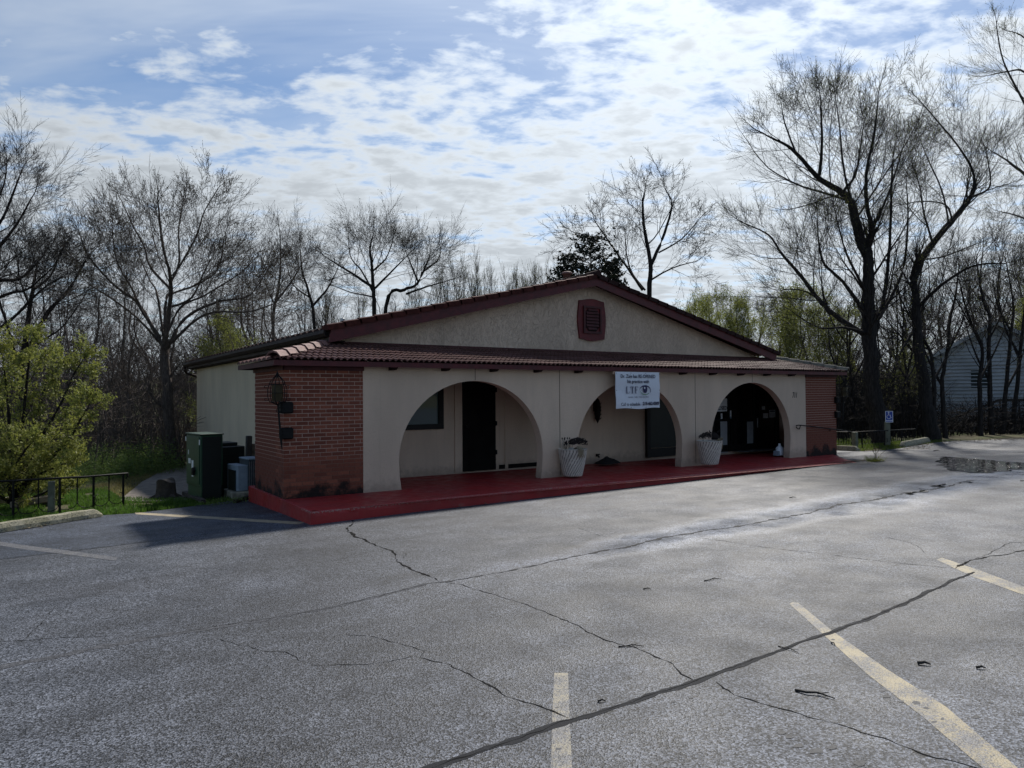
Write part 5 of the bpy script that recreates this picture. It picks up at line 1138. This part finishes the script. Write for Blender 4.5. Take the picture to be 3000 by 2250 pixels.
tree_px(5, 'bare_tree', -160, 24, [([(-150,1000),(-110,847),(-60,695),(-20,525)], 22, 4, 10, 2.0), ([(-140,900),(-30,827),(60,815),(130,745)], 10, 2.5, 12, 1.9), ([(-110,827),(-20,745),(50,655),(95,575)], 9, 2.2, 12, 1.7), ([(-60,745),(10,635),(50,535),(70,485)], 7, 2, 10, 1.5), ([(-140,960),(0,870),(80,847),(140,797)], 8, 2.2, 11, 1.8), ([(-100,815),(-40,655),(10,545),(20,475)], 6, 2, 9, 1.4), ([(-145,1000),(0,960),(120,850),(190,807)], 8, 2, 12, 1.8)], BARE, 'bare tree with sweeping branches cut off by the left picture edge', BARK_D)
tree_px(6, 'bare_tree', 60, 29, [([(58,1150),(75,1000),(95,850),(112,770)], 13, 2.5, 10, 1.7), ([(70,1060),(130,930),(200,850),(250,765),(268,740)], 8, 2, 12, 1.8), ([(62,1100),(20,950),(-10,845),(0,760)], 8, 2, 11, 1.8), ([(88,900),(60,825),(50,760)], 5, 2, 8, 1.4), ([(98,850),(150,805),(175,740)], 5, 2, 9, 1.5), ([(66,1080),(110,1010),(180,960),(240,880)], 6, 2, 10, 1.6)], BARE, 'dark bare tree rising behind the leafy shrub', BARK_D)
BUDDY = dict(lv=4, n=[5,4,4,3], ang=.74, lr=.67, wander=.14, trop=.04, tip=.0042, thick=.05, bud=(1,1,.032,.03))
tree_px(7, 'budding_tree', 1097, 37, [([(1097,930),(1094,855),(1089,778),(1084,729),(1092,693)], 8, 2, 11, 2.2), ([(1094,842),(1042,808),(994,778),(962,758)], 5, 1.8, 12, 2.0), ([(1096,847),(1146,797),(1184,758)], 5, 1.8, 11, 2.0), ([(1095,862),(1060,794),(1030,758),(1020,708)], 4, 1.6, 10, 1.8), ([(1092,794),(1130,758),(1150,708)], 4, 1.6, 9, 1.6), ([(1097,870),(1030,857),(970,834)], 3.5, 1.5, 8, 1.6)], BUDDY, 'round budding tree above the left roof slope', BARK_D)
tree_px(8, 'budding_tree', 1120, 38, [([(1131,900),(1184,850),(1221,832),(1250,772),(1258,750)], 7, 1.8, 12, 2.0), ([(1190,861),(1250,840),(1320,820)], 4, 1.5, 8, 1.6), ([(1225,825),(1200,765),(1190,740)], 4, 1.5, 9, 1.6), ([(1235,800),(1280,765),(1290,740)], 4, 1.5, 9, 1.5)], BUDDY, 'leaning budding tree next to the round one above the roof', BARK_D)
tree_px(9, 'bare_tree', 810, 36, [([(800,960),(815,850),(822,770),(820,680)], 6, 1.6, 11, 1.8), ([(812,880),(860,815),(890,760)], 3.5, 1.4, 9, 1.6), ([(808,900),(780,835),(770,780)], 3.5, 1.4, 8, 1.5)], BARE, 'slim pointed bare tree left of the roof eave', BARK)
tree_px(10, 'bare_tree', 915, 38, [([(920,960),(905,860),(885,795),(880,730)], 6, 1.6, 11, 1.8), ([(912,900),(960,845),(990,785)], 4, 1.5, 9, 1.6), ([(905,870),(860,835),(840,775)], 3.5, 1.4, 8, 1.5)], BUDDY, 'thin crooked tree just above the left roof edge', BARK_D)
SPARSE = dict(lv=4, n=[4,4,3,3], ang=.82, lr=.62, wander=.22, trop=.04, tip=.0056, thick=.05, bud=(1,1,.028,.03))
tree_px(11, 'budding_tree', 1905, 34, [([(1904,870),(1906,776),(1888,672),(1883,597),(1888,565)], 9, 2.2, 12, 1.9), ([(1906,780),(1940,701),(1968,606),(1956,565)], 5.5, 2, 11, 1.7), ([(1908,820),(1968,786),(2034,767)], 4, 1.6, 9, 1.6), ([(1930,740),(1996,701),(2050,640)], 4, 1.6, 10, 1.6), ([(1882,850),(1845,795),(1779,701),(1743,648)], 5.5, 1.8, 13, 1.9), ([(1890,850),(1854,804),(1836,748),(1831,680)], 4.5, 1.7, 10, 1.6), ([(1780,705),(1720,690),(1680,680)], 3, 1.4, 7, 1.3)], SPARSE, 'open budding tree standing behind the roof peak', BARK_D)
# the two big trees on the right
BIGR = dict(lv=4, n=[5,5,4,3], ang=.72, lr=.68, wander=.13, trop=.06, tip=.0036, thick=.05, bud=(1,1,.022,.03))
tree_px(12, 'budding_tree', 2580, 25.4, [([(2572,1230),(2556,1110),(2549,1019),(2546,900),(2543,787),(2541,722)], 28, 18, 6, 2.0), ([(2541,739),(2517,686),(2494,599),(2463,563),(2392,516),(2321,437),(2250,399)], 17, 3.5, 15, 2.1), ([(2400,514),(2408,434),(2406,344),(2404,284)], 7, 2, 12, 1.6), ([(2466,564),(2505,514),(2520,434),(2530,364)], 6, 2, 10, 1.5), ([(2541,739),(2557,674),(2541,610),(2538,516),(2562,384),(2572,294)], 12, 2.2, 14, 1.8), ([(2548,990),(2447,925),(2400,878),(2345,807),(2290,743),(2251,688),(2180,654)], 12, 2.2, 18, 2.1), ([(2546,930),(2470,827),(2416,775),(2400,720),(2395,654)], 8, 2, 13, 1.8), ([(2556,1000),(2585,900),(2606,720),(2614,494),(2620,434)], 10, 2, 15, 1.9), ([(2540,860),(2500,787),(2470,714),(2450,634)], 6, 2, 12, 1.7), ([(2560,960),(2640,807),(2660,654),(2655,534)], 7, 2, 13, 1.8), ([(2558,664),(2600,574),(2630,484),(2650,414)], 5, 1.8, 11, 1.6), ([(2330,444),(2300,364),(2290,314)], 4, 1.6, 9, 1.3), ([(2548,980),(2480,960),(2400,960),(2330,920)], 6, 1.8, 12, 1.6), ([(2420,890),(2350,850),(2280,850)], 4, 1.6, 9, 1.5), ([(2495,599),(2470,484),(2460,374),(2450,304)], 5, 1.8, 12, 1.5)], BIGR, 'huge dark budding tree with a left-leaning limb above the blue sign', BARK_D, BUD_G, sides=8)
tree_px(13, 'budding_tree', 2735, 26.2, [([(2722,1230),(2706,1120),(2690,1011),(2682,900),(2676,805)], 22, 12, 5, 1.9), ([(2676,815),(2709,745),(2784,651),(2831,596),(2848,570)], 12, 8, 12, 1.9), ([(2840,585),(2854,517),(2815,439),(2752,361),(2690,290)], 5.5, 1.8, 14, 1.4), ([(2845,578),(2898,549),(2896,480),(2885,430)], 5, 1.8, 11, 1.5), ([(2690,900),(2753,839),(2847,780),(2940,772)], 8, 2, 13, 1.7), ([(2790,650),(2770,600),(2700,590),(2640,600)], 4, 1.5, 10, 1.5), ([(2684,960),(2640,1030),(2615,1090)], 6, 2.5, 6, 1.2), ([(2780,655),(2760,560),(2720,470),(2700,420)], 4, 1.5, 12, 1.5)], BIGR, 'crooked budding tree with an elbowed limb left of the pale house', BARK_D, BUD_G, sides=8)
LEAFY2 = dict(lv=4, n=[4,4,3,3], ang=.6, lr=.66, wander=.14, trop=.06, tip=.0022, thick=.05, bud=(1,1,.022,.05))
tree_px(14, 'budding_tree', 3090, 28, [([(3090,900),(3070,600),(3060,300),(3050,50)], 16, 4, 10, 2.0), ([(3070,600),(3010,520),(2950,470),(2900,440)], 6, 1.8, 13, 1.6), ([(3065,420),(3000,300),(2940,180),(2920,80)], 6, 1.8, 11, 1.5), ([(3060,280),(3000,210),(2950,210),(2900,220)], 5, 1.6, 9, 1.3), ([(3075,700),(3000,640),(2930,620)], 5, 1.6, 12, 1.4), ([(3058,200),(3000,110),(2950,90)], 4, 1.5, 8, 1.2)], LEAFY2, 'tree reaching in from the right picture edge', BARK, BUD_G)
THIN = dict(lv=3, n=[4,3,3,3], ang=.80, lr=.66, wander=.22, trop=.03, tip=.005, thick=.04, bud=(1,1,.022,.03))
for i, (st, px0, lab) in enumerate([([(2737,1262),(2735,1117),(2725,1030),(2692,982),(2660,900)], 2740, 'slender bent tree touching the crooked trunk before the pale house'), ([(2769,1270),(2759,1129),(2774,1035),(2783,948),(2800,860)], 2770, 'straight slender tree at the left corner of the pale house'), ([(2872,1262),(2870,1117),(2877,1020),(2836,924),(2810,820)], 2874, 'slender tree left of the pale house window'), ([(2905,1262),(2899,1117),(2897,996),(2899,931),(2880,880),(2860,760)], 2907, 'slender dark tree crossing the pale house window'), ([(2937,1270),(2947,1141),(2962,972),(2969,900),(2950,780)], 2936, 'slender tree right of the pale house window'), ([(2970,1230),(2988,1045),(3000,924),(3010,800)], 2968, 'slender tree at the right picture edge')]):
    tree_px(40+i, 'slender_tree', px0, 27+i*.6, [(st, 8.5, 2.2, 12, 1.8), ([st[1], (st[1][0]+45*(-1)**i, st[1][1]-90), (st[2][0]+80*(-1)**i, st[2][1]-90)], 4, 1.5, 7, 1.3), ([st[2], (st[2][0]-40*(-1)**i, st[2][1]-80), (st[3][0]-60*(-1)**i, st[3][1]-90)], 4, 1.5, 7, 1.3)], THIN, lab, BARK_D, BUD_G, 'slender trees before the pale house')

for i, (x0, lean, top, lab) in enumerate([(2468, 25, 900, 'slender dark trunk just behind the far lantern'), (2500, -20, 880, 'slender dark trunk left of the huge tree'), (2612, 20, 820, 'slender dark trunk right behind the huge tree'), (2640, 40, 860, 'curved slender trunk behind the blue sign'), (2668, -25, 800, 'slender trunk left of the crooked tree')]):
    st = [(x0, 1250), (x0+lean*.3, 1120), (x0+lean*.9, 1010), (x0+lean*.7, top+40)]
    tree_px(70+i, 'slender_tree', x0, 29+(i % 3)*1.3, [(st, 6, 2, 10, 1.5), ([st[1], (st[1][0]-40*(-1)**i, st[1][1]-80), (st[1][0]-50*(-1)**i, st[1][1]-190)], 3.5, 1.3, 7, 1.3), ([st[2], (st[2][0]+45*(-1)**i, st[2][1]-70), (st[2][0]+70*(-1)**i, st[2][1]-150)], 3, 1.2, 7, 1.2)], THIN, lab, BARK_D, BUD_G, 'slender trees behind the right railing')

# prototypes for the wood behind, each copied with its trunk and crown
def proto(seed, C, H, r0, nk, L1, bark, leaf, name, clear=.3, n_main=1, lean=0.0):
    random.seed(seed); T = Tree(C)
    for s in range(n_main):
        a = rnd()*6.28; sp = lean*(1 if n_main > 1 else .4); P = [np.array([.12*s*math.cos(a), .12*s*math.sin(a), -.3])]
        for i in range(1, 6): P.append(np.array([sp*math.cos(a)*H*(i/5)**1.4+U(-.3,.3), sp*math.sin(a)*H*(i/5)**1.4+U(-.3,.3), H*.82*i/5]))
        limb(T, P, r0/(1 if n_main == 1 else 1.6), .02, nk, L1, 1, clear, 7)
    return finish(T, name, (0,0,0), 'x', bark=bark, leaf=leaf)
random.seed(3)
PROTO = {
 'spread': proto(31, dict(lv=4, n=[6,5,4,3], ang=.80, lr=.60, wander=.17, trop=.10, tip=.0045, thick=.06, bud=None), 10, .17, 16, 3.0, BARK_B, BUD, 'woodland_tree', .32),
 'upright': proto(32, dict(lv=4, n=[5,4,4,3], ang=.48, lr=.60, wander=.14, trop=.13, tip=.0045, thick=.06, bud=(1,1,.03,.04)), 10, .12, 18, 2.4, BARK, BUD, 'woodland_tree', .28),
 'twiggy': proto(33, dict(lv=4, n=[6,5,4,3], ang=.72, lr=.62, wander=.22, trop=.05, tip=.0045, thick=.06, bud=None), 10, .12, 9, 2.6, BARK_B, BUD, 'woodland_tree', .12, 2, .10),
 'sapling': proto(34, dict(lv=3, n=[5,5,4,4], ang=.42, lr=.66, wander=.11, trop=.12, tip=.004, thick=.05, bud=(1,1,.03,.05)), 10, .06, 13, 2.6, BARK, BUD_G, 'woodland_tree', .2, 3, .16),
 'leafing': proto(35, dict(lv=3, n=[6,5,5], ang=.62, lr=.62, wander=.16, trop=.07, tip=.005, thick=.05, bud=(3,4,.052,.20)), 10, .12, 14, 2.7, BARK, LEAF_S, 'leafing_tree', .18, 2, .12)}
used = set()
def place(kind, px, depth, top, label, group, wide=1.0):
    src = PROTO[kind]; t = src if kind not in used else copy_tree(src); used.add(kind)
    q = basep(px, depth); ztop = atD(px, top, depth)[2]; s = (ztop-q[2])/10.6
    t.location = tuple(float(c) for c in q); t.rotation_euler = (0, 0, rnd()*6.28); t.scale = (s*wide, s*wide, s); tag(t, label, 'tree', group)
    return t
random.seed(77)
LW = 'bare brown trees massed in the wood left of the clinic'; LWl = 'bare brown tree deep in the wood left of the clinic'
for px, dp, top in [(-60,46,760),(20,52,800),(95,40,830),(150,56,700),(185,44,780),(235,38,860),(275,50,700),(310,34,900),(345,58,720),(395,42,820),(430,36,900),(460,55,740),(525,44,800),(560,36,880),(600,52,730),(640,40,790),(690,36,820),(715,56,700),(755,44,740),(830,48,700),(870,40,800),(950,50,780),(120,48,740),(330,46,760),(500,48,760),(575,46,790),(665,48,740),(790,52,740),(900,52,740)]:
    place(random.choice(['spread','twiggy','spread','twiggy','upright']), px+U(-12,12), dp, top+15+U(-20,25), LWl, LW, U(.85,1.25))
ORD0 = ('first','second','third','fourth','fifth','sixth','seventh','eighth','ninth','tenth','eleventh','twelfth')
MW = 'pale fine-twigged saplings beyond the roof'; MWl = 'pale fine-twigged sapling showing above the roof'
for i_, (px, dp, top) in enumerate(sorted([(1300,38,700),(1345,42,735),(1395,36,700),(1440,40,690),(1478,37,700),(1530,42,745),(1570,38,770),(1625,36,720),(1010,44,770),(1190,46,760),(1500,50,740),(1655,50,730)])):
    place('sapling', px+U(-5,5), dp, top+12+U(-12,12), 'pale fine-twigged sapling above the roof, '+ORD0[i_]+' from the left', MW, U(.8,1.1))
ORD = ('first','second','third','fourth','fifth','sixth','seventh','eighth','ninth','tenth','eleventh','twelfth')
GW = 'yellow green leafing trees right of the roof'; GWl = 'yellow green leafing tree behind the right roof slope'
for i_, (px, dp, top) in enumerate([(2030,40,850),(2075,33,865),(2130,37,800),(2200,35,820),(2262,38,800),(2320,34,850),(2375,37,810),(2440,35,860)]): place('leafing', px+U(-8,8), dp, top+U(-15,15), 'yellow green leafing tree behind the right roof slope, '+ORD[i_]+' from the roof peak', GW, U(.9,1.2))
place('leafing', 700, 30, 880, 'yellow green leafing tree just above the side eave', 'yellow green leafing trees behind the side eave', 1.3); place('leafing', 640, 32, 930, 'yellow green leafing tree lower behind the side eave', 'yellow green leafing trees behind the side eave', 1.1)
place('leafing', 1250, 34, 880, 'small yellow green leafing tree peeking over the left roof slope', 'yellow green leafing trees over the left roof slope', 1.2)
for i_, (px, dp, top) in enumerate([(1000,54,790),(1060,58,800),(1130,54,780),(1215,56,790),(1290,52,800),(1370,56,790),(1450,54,790),(1540,56,800),(1600,52,790)]): place(('twiggy','spread')[i_ % 2], px, dp, top, 'bare brown tree far behind the roof, '+ORD[i_]+' from the left', 'bare trees far behind the roof', 1.1)
RW = 'bare dark trees massed behind the right railing'; RWl = 'bare dark tree in the wood behind the right railing'
for px, dp, top in [(1980,44,790),(2050,48,760),(2110,50,760),(2180,44,770),(2230,52,780),(2290,44,790),(2340,50,770),(2410,42,760),(2465,36,800),(2500,46,720),(2545,40,760),(2610,36,740),(2640,44,640),(2680,38,700),(2720,46,620),(2765,42,700),(2800,48,600),(2850,44,640),(2890,50,560),(2940,44,560),(2985,40,620),(3030,46,500),(3075,38,600)]:
    if px > 2700 and dp < 47: dp += 10
    place(random.choice(['spread','upright','twiggy','spread']), px+U(-10,10), dp, top+25+U(-20,20), RWl, RW, U(.8,1.15))
for px, dp, top, lab in [(2640,34,1000,'low green leafing tree between the two big dark trunks'),(2690,37,960,'green leafing tree just behind the crooked trunk'),(2985,42,860,'green leafing tree showing over the pale house roof'),(3030,43,800,'taller green leafing tree at the right picture edge behind the house')]: place('leafing', px, dp, top, lab, 'green leafing trees among the dark trunks', 1.0)
# far wood on the opposite slope: reads as one mass
for kind, n_, nm in (('twiggy', 70, 'far_wood'),):
    random.seed(9); m = MB()
    for i in range(1900):
        px = U(-350, 3350); dp = U(62, 105); q = basep(px, dp); h = U(3, 9); x, y, z = float(q[0]), float(q[1]), float(q[2]); pts = [(x, y, z)]; dx, dy = U(-.2,.2), U(-.2,.2)
        for u in (.3, .55, .8, 1): dx += U(-.18,.18); dy += U(-.18,.18); pts.append((x+dx*h*u, y+dy*h*u, z+h*u))
        r = U(.04,.13); m.tube(pts, [r, r*.85, r*.65, r*.4, .01], 3, cap=False)
        for _ in range(13):
            k = random.choice((1, 2, 3, 4)); b = pts[k]; a = rnd()*6.28; L = U(.6,2.6); e = U(.2,1.2); mid = (b[0]+math.cos(a)*L*.5, b[1]+math.sin(a)*L*.5, b[2]+L*.35*e); m.tube([b, mid, (b[0]+math.cos(a+U(-.5,.5))*L, b[1]+math.sin(a+U(-.5,.5))*L, b[2]+L*e)], [.032,.022,.008], 3, cap=False)
    o = m.build(nm, BARK_B); tag(o, 'far grey brown wood seen through the nearer trees', 'wood', kind='stuff')
# tangled brush below the trees
random.seed(15)
for nm, x0, x1, d0, d1, n_, mat, lab in (('brush', -250, 620, 21, 46, 2300, BARK_B, 'grey brown tangle of brush stems under the trees on the left'), ('brush', 2440, 2720, 28, 44, 900, BARK_D, 'dark tangle of brush stems under the trees on the right'), ('brush', 2700, 3200, 28.5, 33, 420, BARK_D, 'low dark brush stems in front of the pale house')):
    m = MB()
    for i in range(n_):
        px, dp = U(x0, x1), U(d0, d1); q = basep(px, dp)
        if q[0] > 1.0 and q[0] < 15 and q[1] < 18.5: continue
        if nm == 'brush' and x0 < 0 and dp < 24 and px > 330: continue
        h = U(.8, 3.4) if x0 < 2600 else U(.3, 1.5); a = rnd()*6.28; ex = U(.3,1.6); x, y, z = float(q[0]), float(q[1]), float(q[2])
        pts = [(x, y, z), (x+math.cos(a)*ex*.25+U(-.1,.1), y+math.sin(a)*ex*.25, z+h*.45), (x+math.cos(a)*ex*.6, y+math.sin(a)*ex*.6+U(-.1,.1), z+h*.85), (x+math.cos(a)*ex, y+math.sin(a)*ex, z+h*U(.8,1.05))]; r = U(.008,.028)
        m.tube(pts, [r, r*.8, r*.5, .004], 3, cap=False)
        for _ in range(5):
            k = random.choice((1, 2, 2, 3)); b = pts[k]; L = U(.3,1.0); v = nrm(rvec()); m.tube([b, (b[0]+v[0]*L*.6, b[1]+v[1]*L*.6, b[2]+abs(v[2])*L*.6), (b[0]+v[0]*L, b[1]+v[1]*L+U(-.1,.1), b[2]+abs(v[2])*L*.9)], [r*.5, r*.35, .003], 3, cap=False)
    tag(m.build(nm, mat), lab, 'brush', kind='stuff')
# evergreen behind the ridge
def evergreen(px, depth, top, wpx, label, seed):
    random.seed(seed); q = basep(px, depth); H = float(atD(px, top, depth)[2]-q[2]); R = wpx*K(depth); T = Tree(dict(tip=.01)); T.t.tube([(0,0,-.2), (.03,.02,H*.5), (0,0,H*.97)], [.14,.09,.015], 7, cap=False)
    for i in range(190):
        u = .12+.88*(i/190)**.9; a = i*2.399+U(-.4,.4); L = R*(1.06-u)**.5*U(.6,1.2); z = H*u; tip = (math.cos(a)*L, math.sin(a)*L, z+L*U(.1,.55)); mid = (tip[0]*.5, tip[1]*.5, z+L*.18); T.c.tube([(0,0,z), mid, tip], [.02,.014,.004], 3, cap=False)
        for j in range(int(34*(.4+L/R))):
            w_ = U(.2,1.05); c = (tip[0]*w_+U(-.1,.1), tip[1]*w_+U(-.1,.1), z+(tip[2]-z)*w_+U(-.06,.12)); leafbits(T, c, 1, .10, .04)
    finish(T, 'evergreen_tree', q, label, 'tree', 'dark evergreens behind the ridge', BARK_D, LEAF_D, shift=False)
evergreen(1735, 31, 690, 190, 'tall dark evergreen poking up behind the roof peak', 51); evergreen(1668, 32, 750, 120, 'low dark evergreen beside the roof vent', 52); evergreen(1800, 33, 765, 90, 'low dark evergreen right of the roof peak', 53)

# leafy shrub at the left edge
def leafy():
    random.seed(61); b0 = onT(40, 1492); D_ = float((b0-CAM)@CF); k = K(D_)
    T = Tree(dict(lv=4, n=[4,4,3,3], ang=.62, lr=.62, wander=.15, trop=.05, tip=.003, thick=.03, bud=(3,5,.032,.075)))
    for i, (p, n, L) in enumerate([([(45,1440),(60,1300),(75,1160),(85,1060),(90,1010)], 12, .8), ([(40,1440),(110,1300),(180,1180),(215,1100),(240,1060)], 12, .7), ([(40,1450),(120,1370),(200,1290),(235,1230),(260,1190)], 12, .65), ([(38,1440),(0,1300),(-40,1170),(-60,1050)], 10, .8), ([(45,1440),(30,1280),(20,1150),(10,1060)], 12, .8), ([(50,1430),(100,1250),(130,1140),(150,1060)], 12, .8), ([(44,1460),(100,1400),(160,1370),(210,1350)], 9, .7), ([(36,1450),(-20,1350),(-70,1250)], 9, .8), ([(40,1455),(30,1400),(60,1340),(90,1300)], 8, .7), ([(44,1480),(90,1460),(140,1440),(190,1420)], 9, .55), ([(40,1480),(10,1460),(-30,1440),(-60,1420)], 9, .55), ([(46,1475),(80,1430),(110,1400),(150,1390)], 9, .55), ([(42,1470),(30,1440),(20,1400),(0,1380)], 9, .55)]):
        limb(T, [b0]+pxl(p, D_, (-1.2, .8, -.6, 1.2)[i % 4]), .05, .010, n, L, 2, .2, 6)
    finish(T, 'leafy_shrub', b0, 'tall yellow green leafy shrub filling the left picture edge', 'shrub', None, BARK_D, LEAF_Y)
leafy()
# soft green undergrowth on the bank
random.seed(62); m = MB()
for i in range(330):
    px, py = U(120, 640), 0; py = 1425-(px-120)*.13+U(-50, 12); q = onT(px, min(py, 1425))
    if q[0] > .6: continue
    R, H = U(.4,.9), U(.45,1.25)
    for j in range(150):
        a = rnd()*6.28; r = R*math.sqrt(rnd()); h = H*rnd()*math.sqrt(max(.05, 1-(r/R)**2)); x, y, z = q[0]+r*math.cos(a), q[1]+r*math.sin(a), q[2]+h; d_ = nrm((U(-1,1), U(-1,1), U(-.2,.8))); L = U(.05,.12); s_ = nrm(rvec()); w_ = .014
        m.add([(x-s_[0]*w_, y-s_[1]*w_, z-s_[2]*w_), (x+s_[0]*w_, y+s_[1]*w_, z+s_[2]*w_), (x+d_[0]*L, y+d_[1]*L, z+d_[2]*L)], [(0,1,2)])
tag(m.build('undergrowth', UNDERL), 'dense soft green undergrowth on the bank below the bare tree', 'undergrowth', kind='stuff')
# grass
def grass(name, pxs, n, hmin, hmax, lab, mat=GRASSM, dens=None):
    random.seed(len(name)+n); m = MB(); P = [onT(*p)[:2] for p in pxs]; xs = [p[0] for p in P]; ys = [p[1] for p in P]; cnt = 0
    A = np.array(P); B_ = np.roll(A, -1, 0)
    X = np.random.default_rng(n).uniform(min(xs), max(xs), n*3); Y = np.random.default_rng(n+1).uniform(min(ys), max(ys), n*3); ins = np.zeros(len(X), bool)
    for (ax, ay), (bx, by) in zip(A, B_): c = ((ay > Y) != (by > Y)); ins ^= c & (X < (bx-ax)*(Y-ay)/((by-ay) if by != ay else 1e-9)+ax)
    d_, li = lot_dist(X, Y); ok = ins & ~li; X, Y = X[ok][:n], Y[ok][:n]; Z = zt(X, Y)
    for x, y, z in zip(X.tolist(), Y.tolist(), Z.tolist()):
        if mnoise.noise((x*1.5, y*1.5, 0)) < -.35: continue
        h = U(hmin, hmax)*(1+.5*mnoise.noise((x*2.2, y*2.2, 4))); a = rnd()*6.28; w_ = U(.004,.008); l = U(.1,.6)*h; cx, sx = math.cos(a), math.sin(a)
        m.v += [(x-sx*w_, y+cx*w_, z-.01), (x+sx*w_, y-cx*w_, z-.01), (x+cx*l*.4+sx*w_*.7, y+sx*l*.4-cx*w_*.7, z+h*.6), (x+cx*l*.4-sx*w_*.7, y+sx*l*.4+cx*w_*.7, z+h*.6), (x+cx*l, y+sx*l, z+h)]; o = len(m.v)-5
        m.f += [(o, o+1, o+2, o+3), (o+3, o+2, o+4)]; m.m += [0, 0]
    tag(m.build(name, mat), lab, 'grass', kind='stuff')
grass('grass', [(-120,1560),(-120,1456),(120,1450),(240,1436),(310,1430),(350,1462),(450,1464),(545,1462),(640,1468),(740,1450),(760,1470),(600,1500),(400,1520),(200,1540)], 34000, .035, .085, 'bright green grass strip between the asphalt and the path')
grass('grass', [(2445,1322),(2445,1290),(2560,1290),(2680,1288),(2760,1280),(2760,1300),(2650,1325),(2530,1330)], 11000, .03, .08, 'green grass along the far railing', mat_leaf('grass_far', (.10,.15,.03), .5))
grass('dry_grass', [(230,1440),(330,1410),(420,1378),(500,1362),(540,1362),(455,1395),(400,1430),(360,1462),(310,1440)], 7000, .04, .10, 'dry yellowish grass on the edge of the path', mat_leaf('grass_dry', (.20,.19,.08), .4))
# leaf litter gathered by kerb stops and slab
random.seed(64)
for nm, pts, n_, sp, lab in (('leaf_litter', [(0,1552),(60,1550),(-40,1558)], 260, .18, 'brown leaf litter caught at the mossy wheel stop'), ('leaf_litter', [(2690,1310),(2720,1303),(2670,1316)], 260, .35, 'brown leaf litter below the tilted wheel stop'), ('leaf_litter', [(2500,1353),(2540,1351),(2470,1357)], 200, .16, 'dark crumbs of leaf litter along the slab tip'), ('leaf_litter', [(2800,1292),(2850,1290),(2900,1289),(2960,1287),(3010,1286)], 900, .5, 'leaf litter along the far edge of the asphalt'), ('leaf_litter', [(1920,1412),(1950,1410),(1850,1420),(1600,1450),(1400,1480)], 70, .22, 'few dry leaves against the slab face')):
    m = MB()
    for i in range(n_):
        q = onG(*random.choice(pts)); x, y = q[0]+random.gauss(0, sp), q[1]+random.gauss(0, sp*.5); z = gz(x, y)+.014; a = rnd()*6.28; s_ = U(.012,.035); zz = U(0,.02)
        m.add([(x-s_*math.cos(a), y-s_*math.sin(a), z+zz), (x+s_*.5*math.sin(a), y-s_*.5*math.cos(a), z), (x+s_*math.cos(a), y+s_*math.sin(a), z+zz*.5), (x-s_*.5*math.sin(a), y+s_*.5*math.cos(a), z+.01)], [(0,1,2,3)])
    tag(m.build(nm, LITTER), lab, 'leaf litter', kind='stuff')
# low groundcover beside the cabinet
random.seed(65); p = onG(660, 1478); m = MB()
for i in range(500):
    x, y = p[0]+random.gauss(0,.25), p[1]+.12+random.gauss(0,.10); z = gz(x, y)+U(.0,.10); a, b = nrm(rvec()), nrm(rvec()); s_ = .022; m.add([(x-a[0]*s_, y-a[1]*s_, z-a[2]*s_), (x+b[0]*s_*.6, y+b[1]*s_*.6, z+b[2]*s_*.6), (x+a[0]*s_, y+a[1]*s_, z+a[2]*s_)], [(0,1,2)])
tag(m.build('groundcover', UNDERL), 'small leafy groundcover between the cabinet and the asphalt', 'groundcover', kind='stuff')
for k_, t_ in PROTO.items():
    if k_ not in used:
        for c_ in list(t_.children): bpy.data.objects.remove(c_)
        bpy.data.objects.remove(t_)
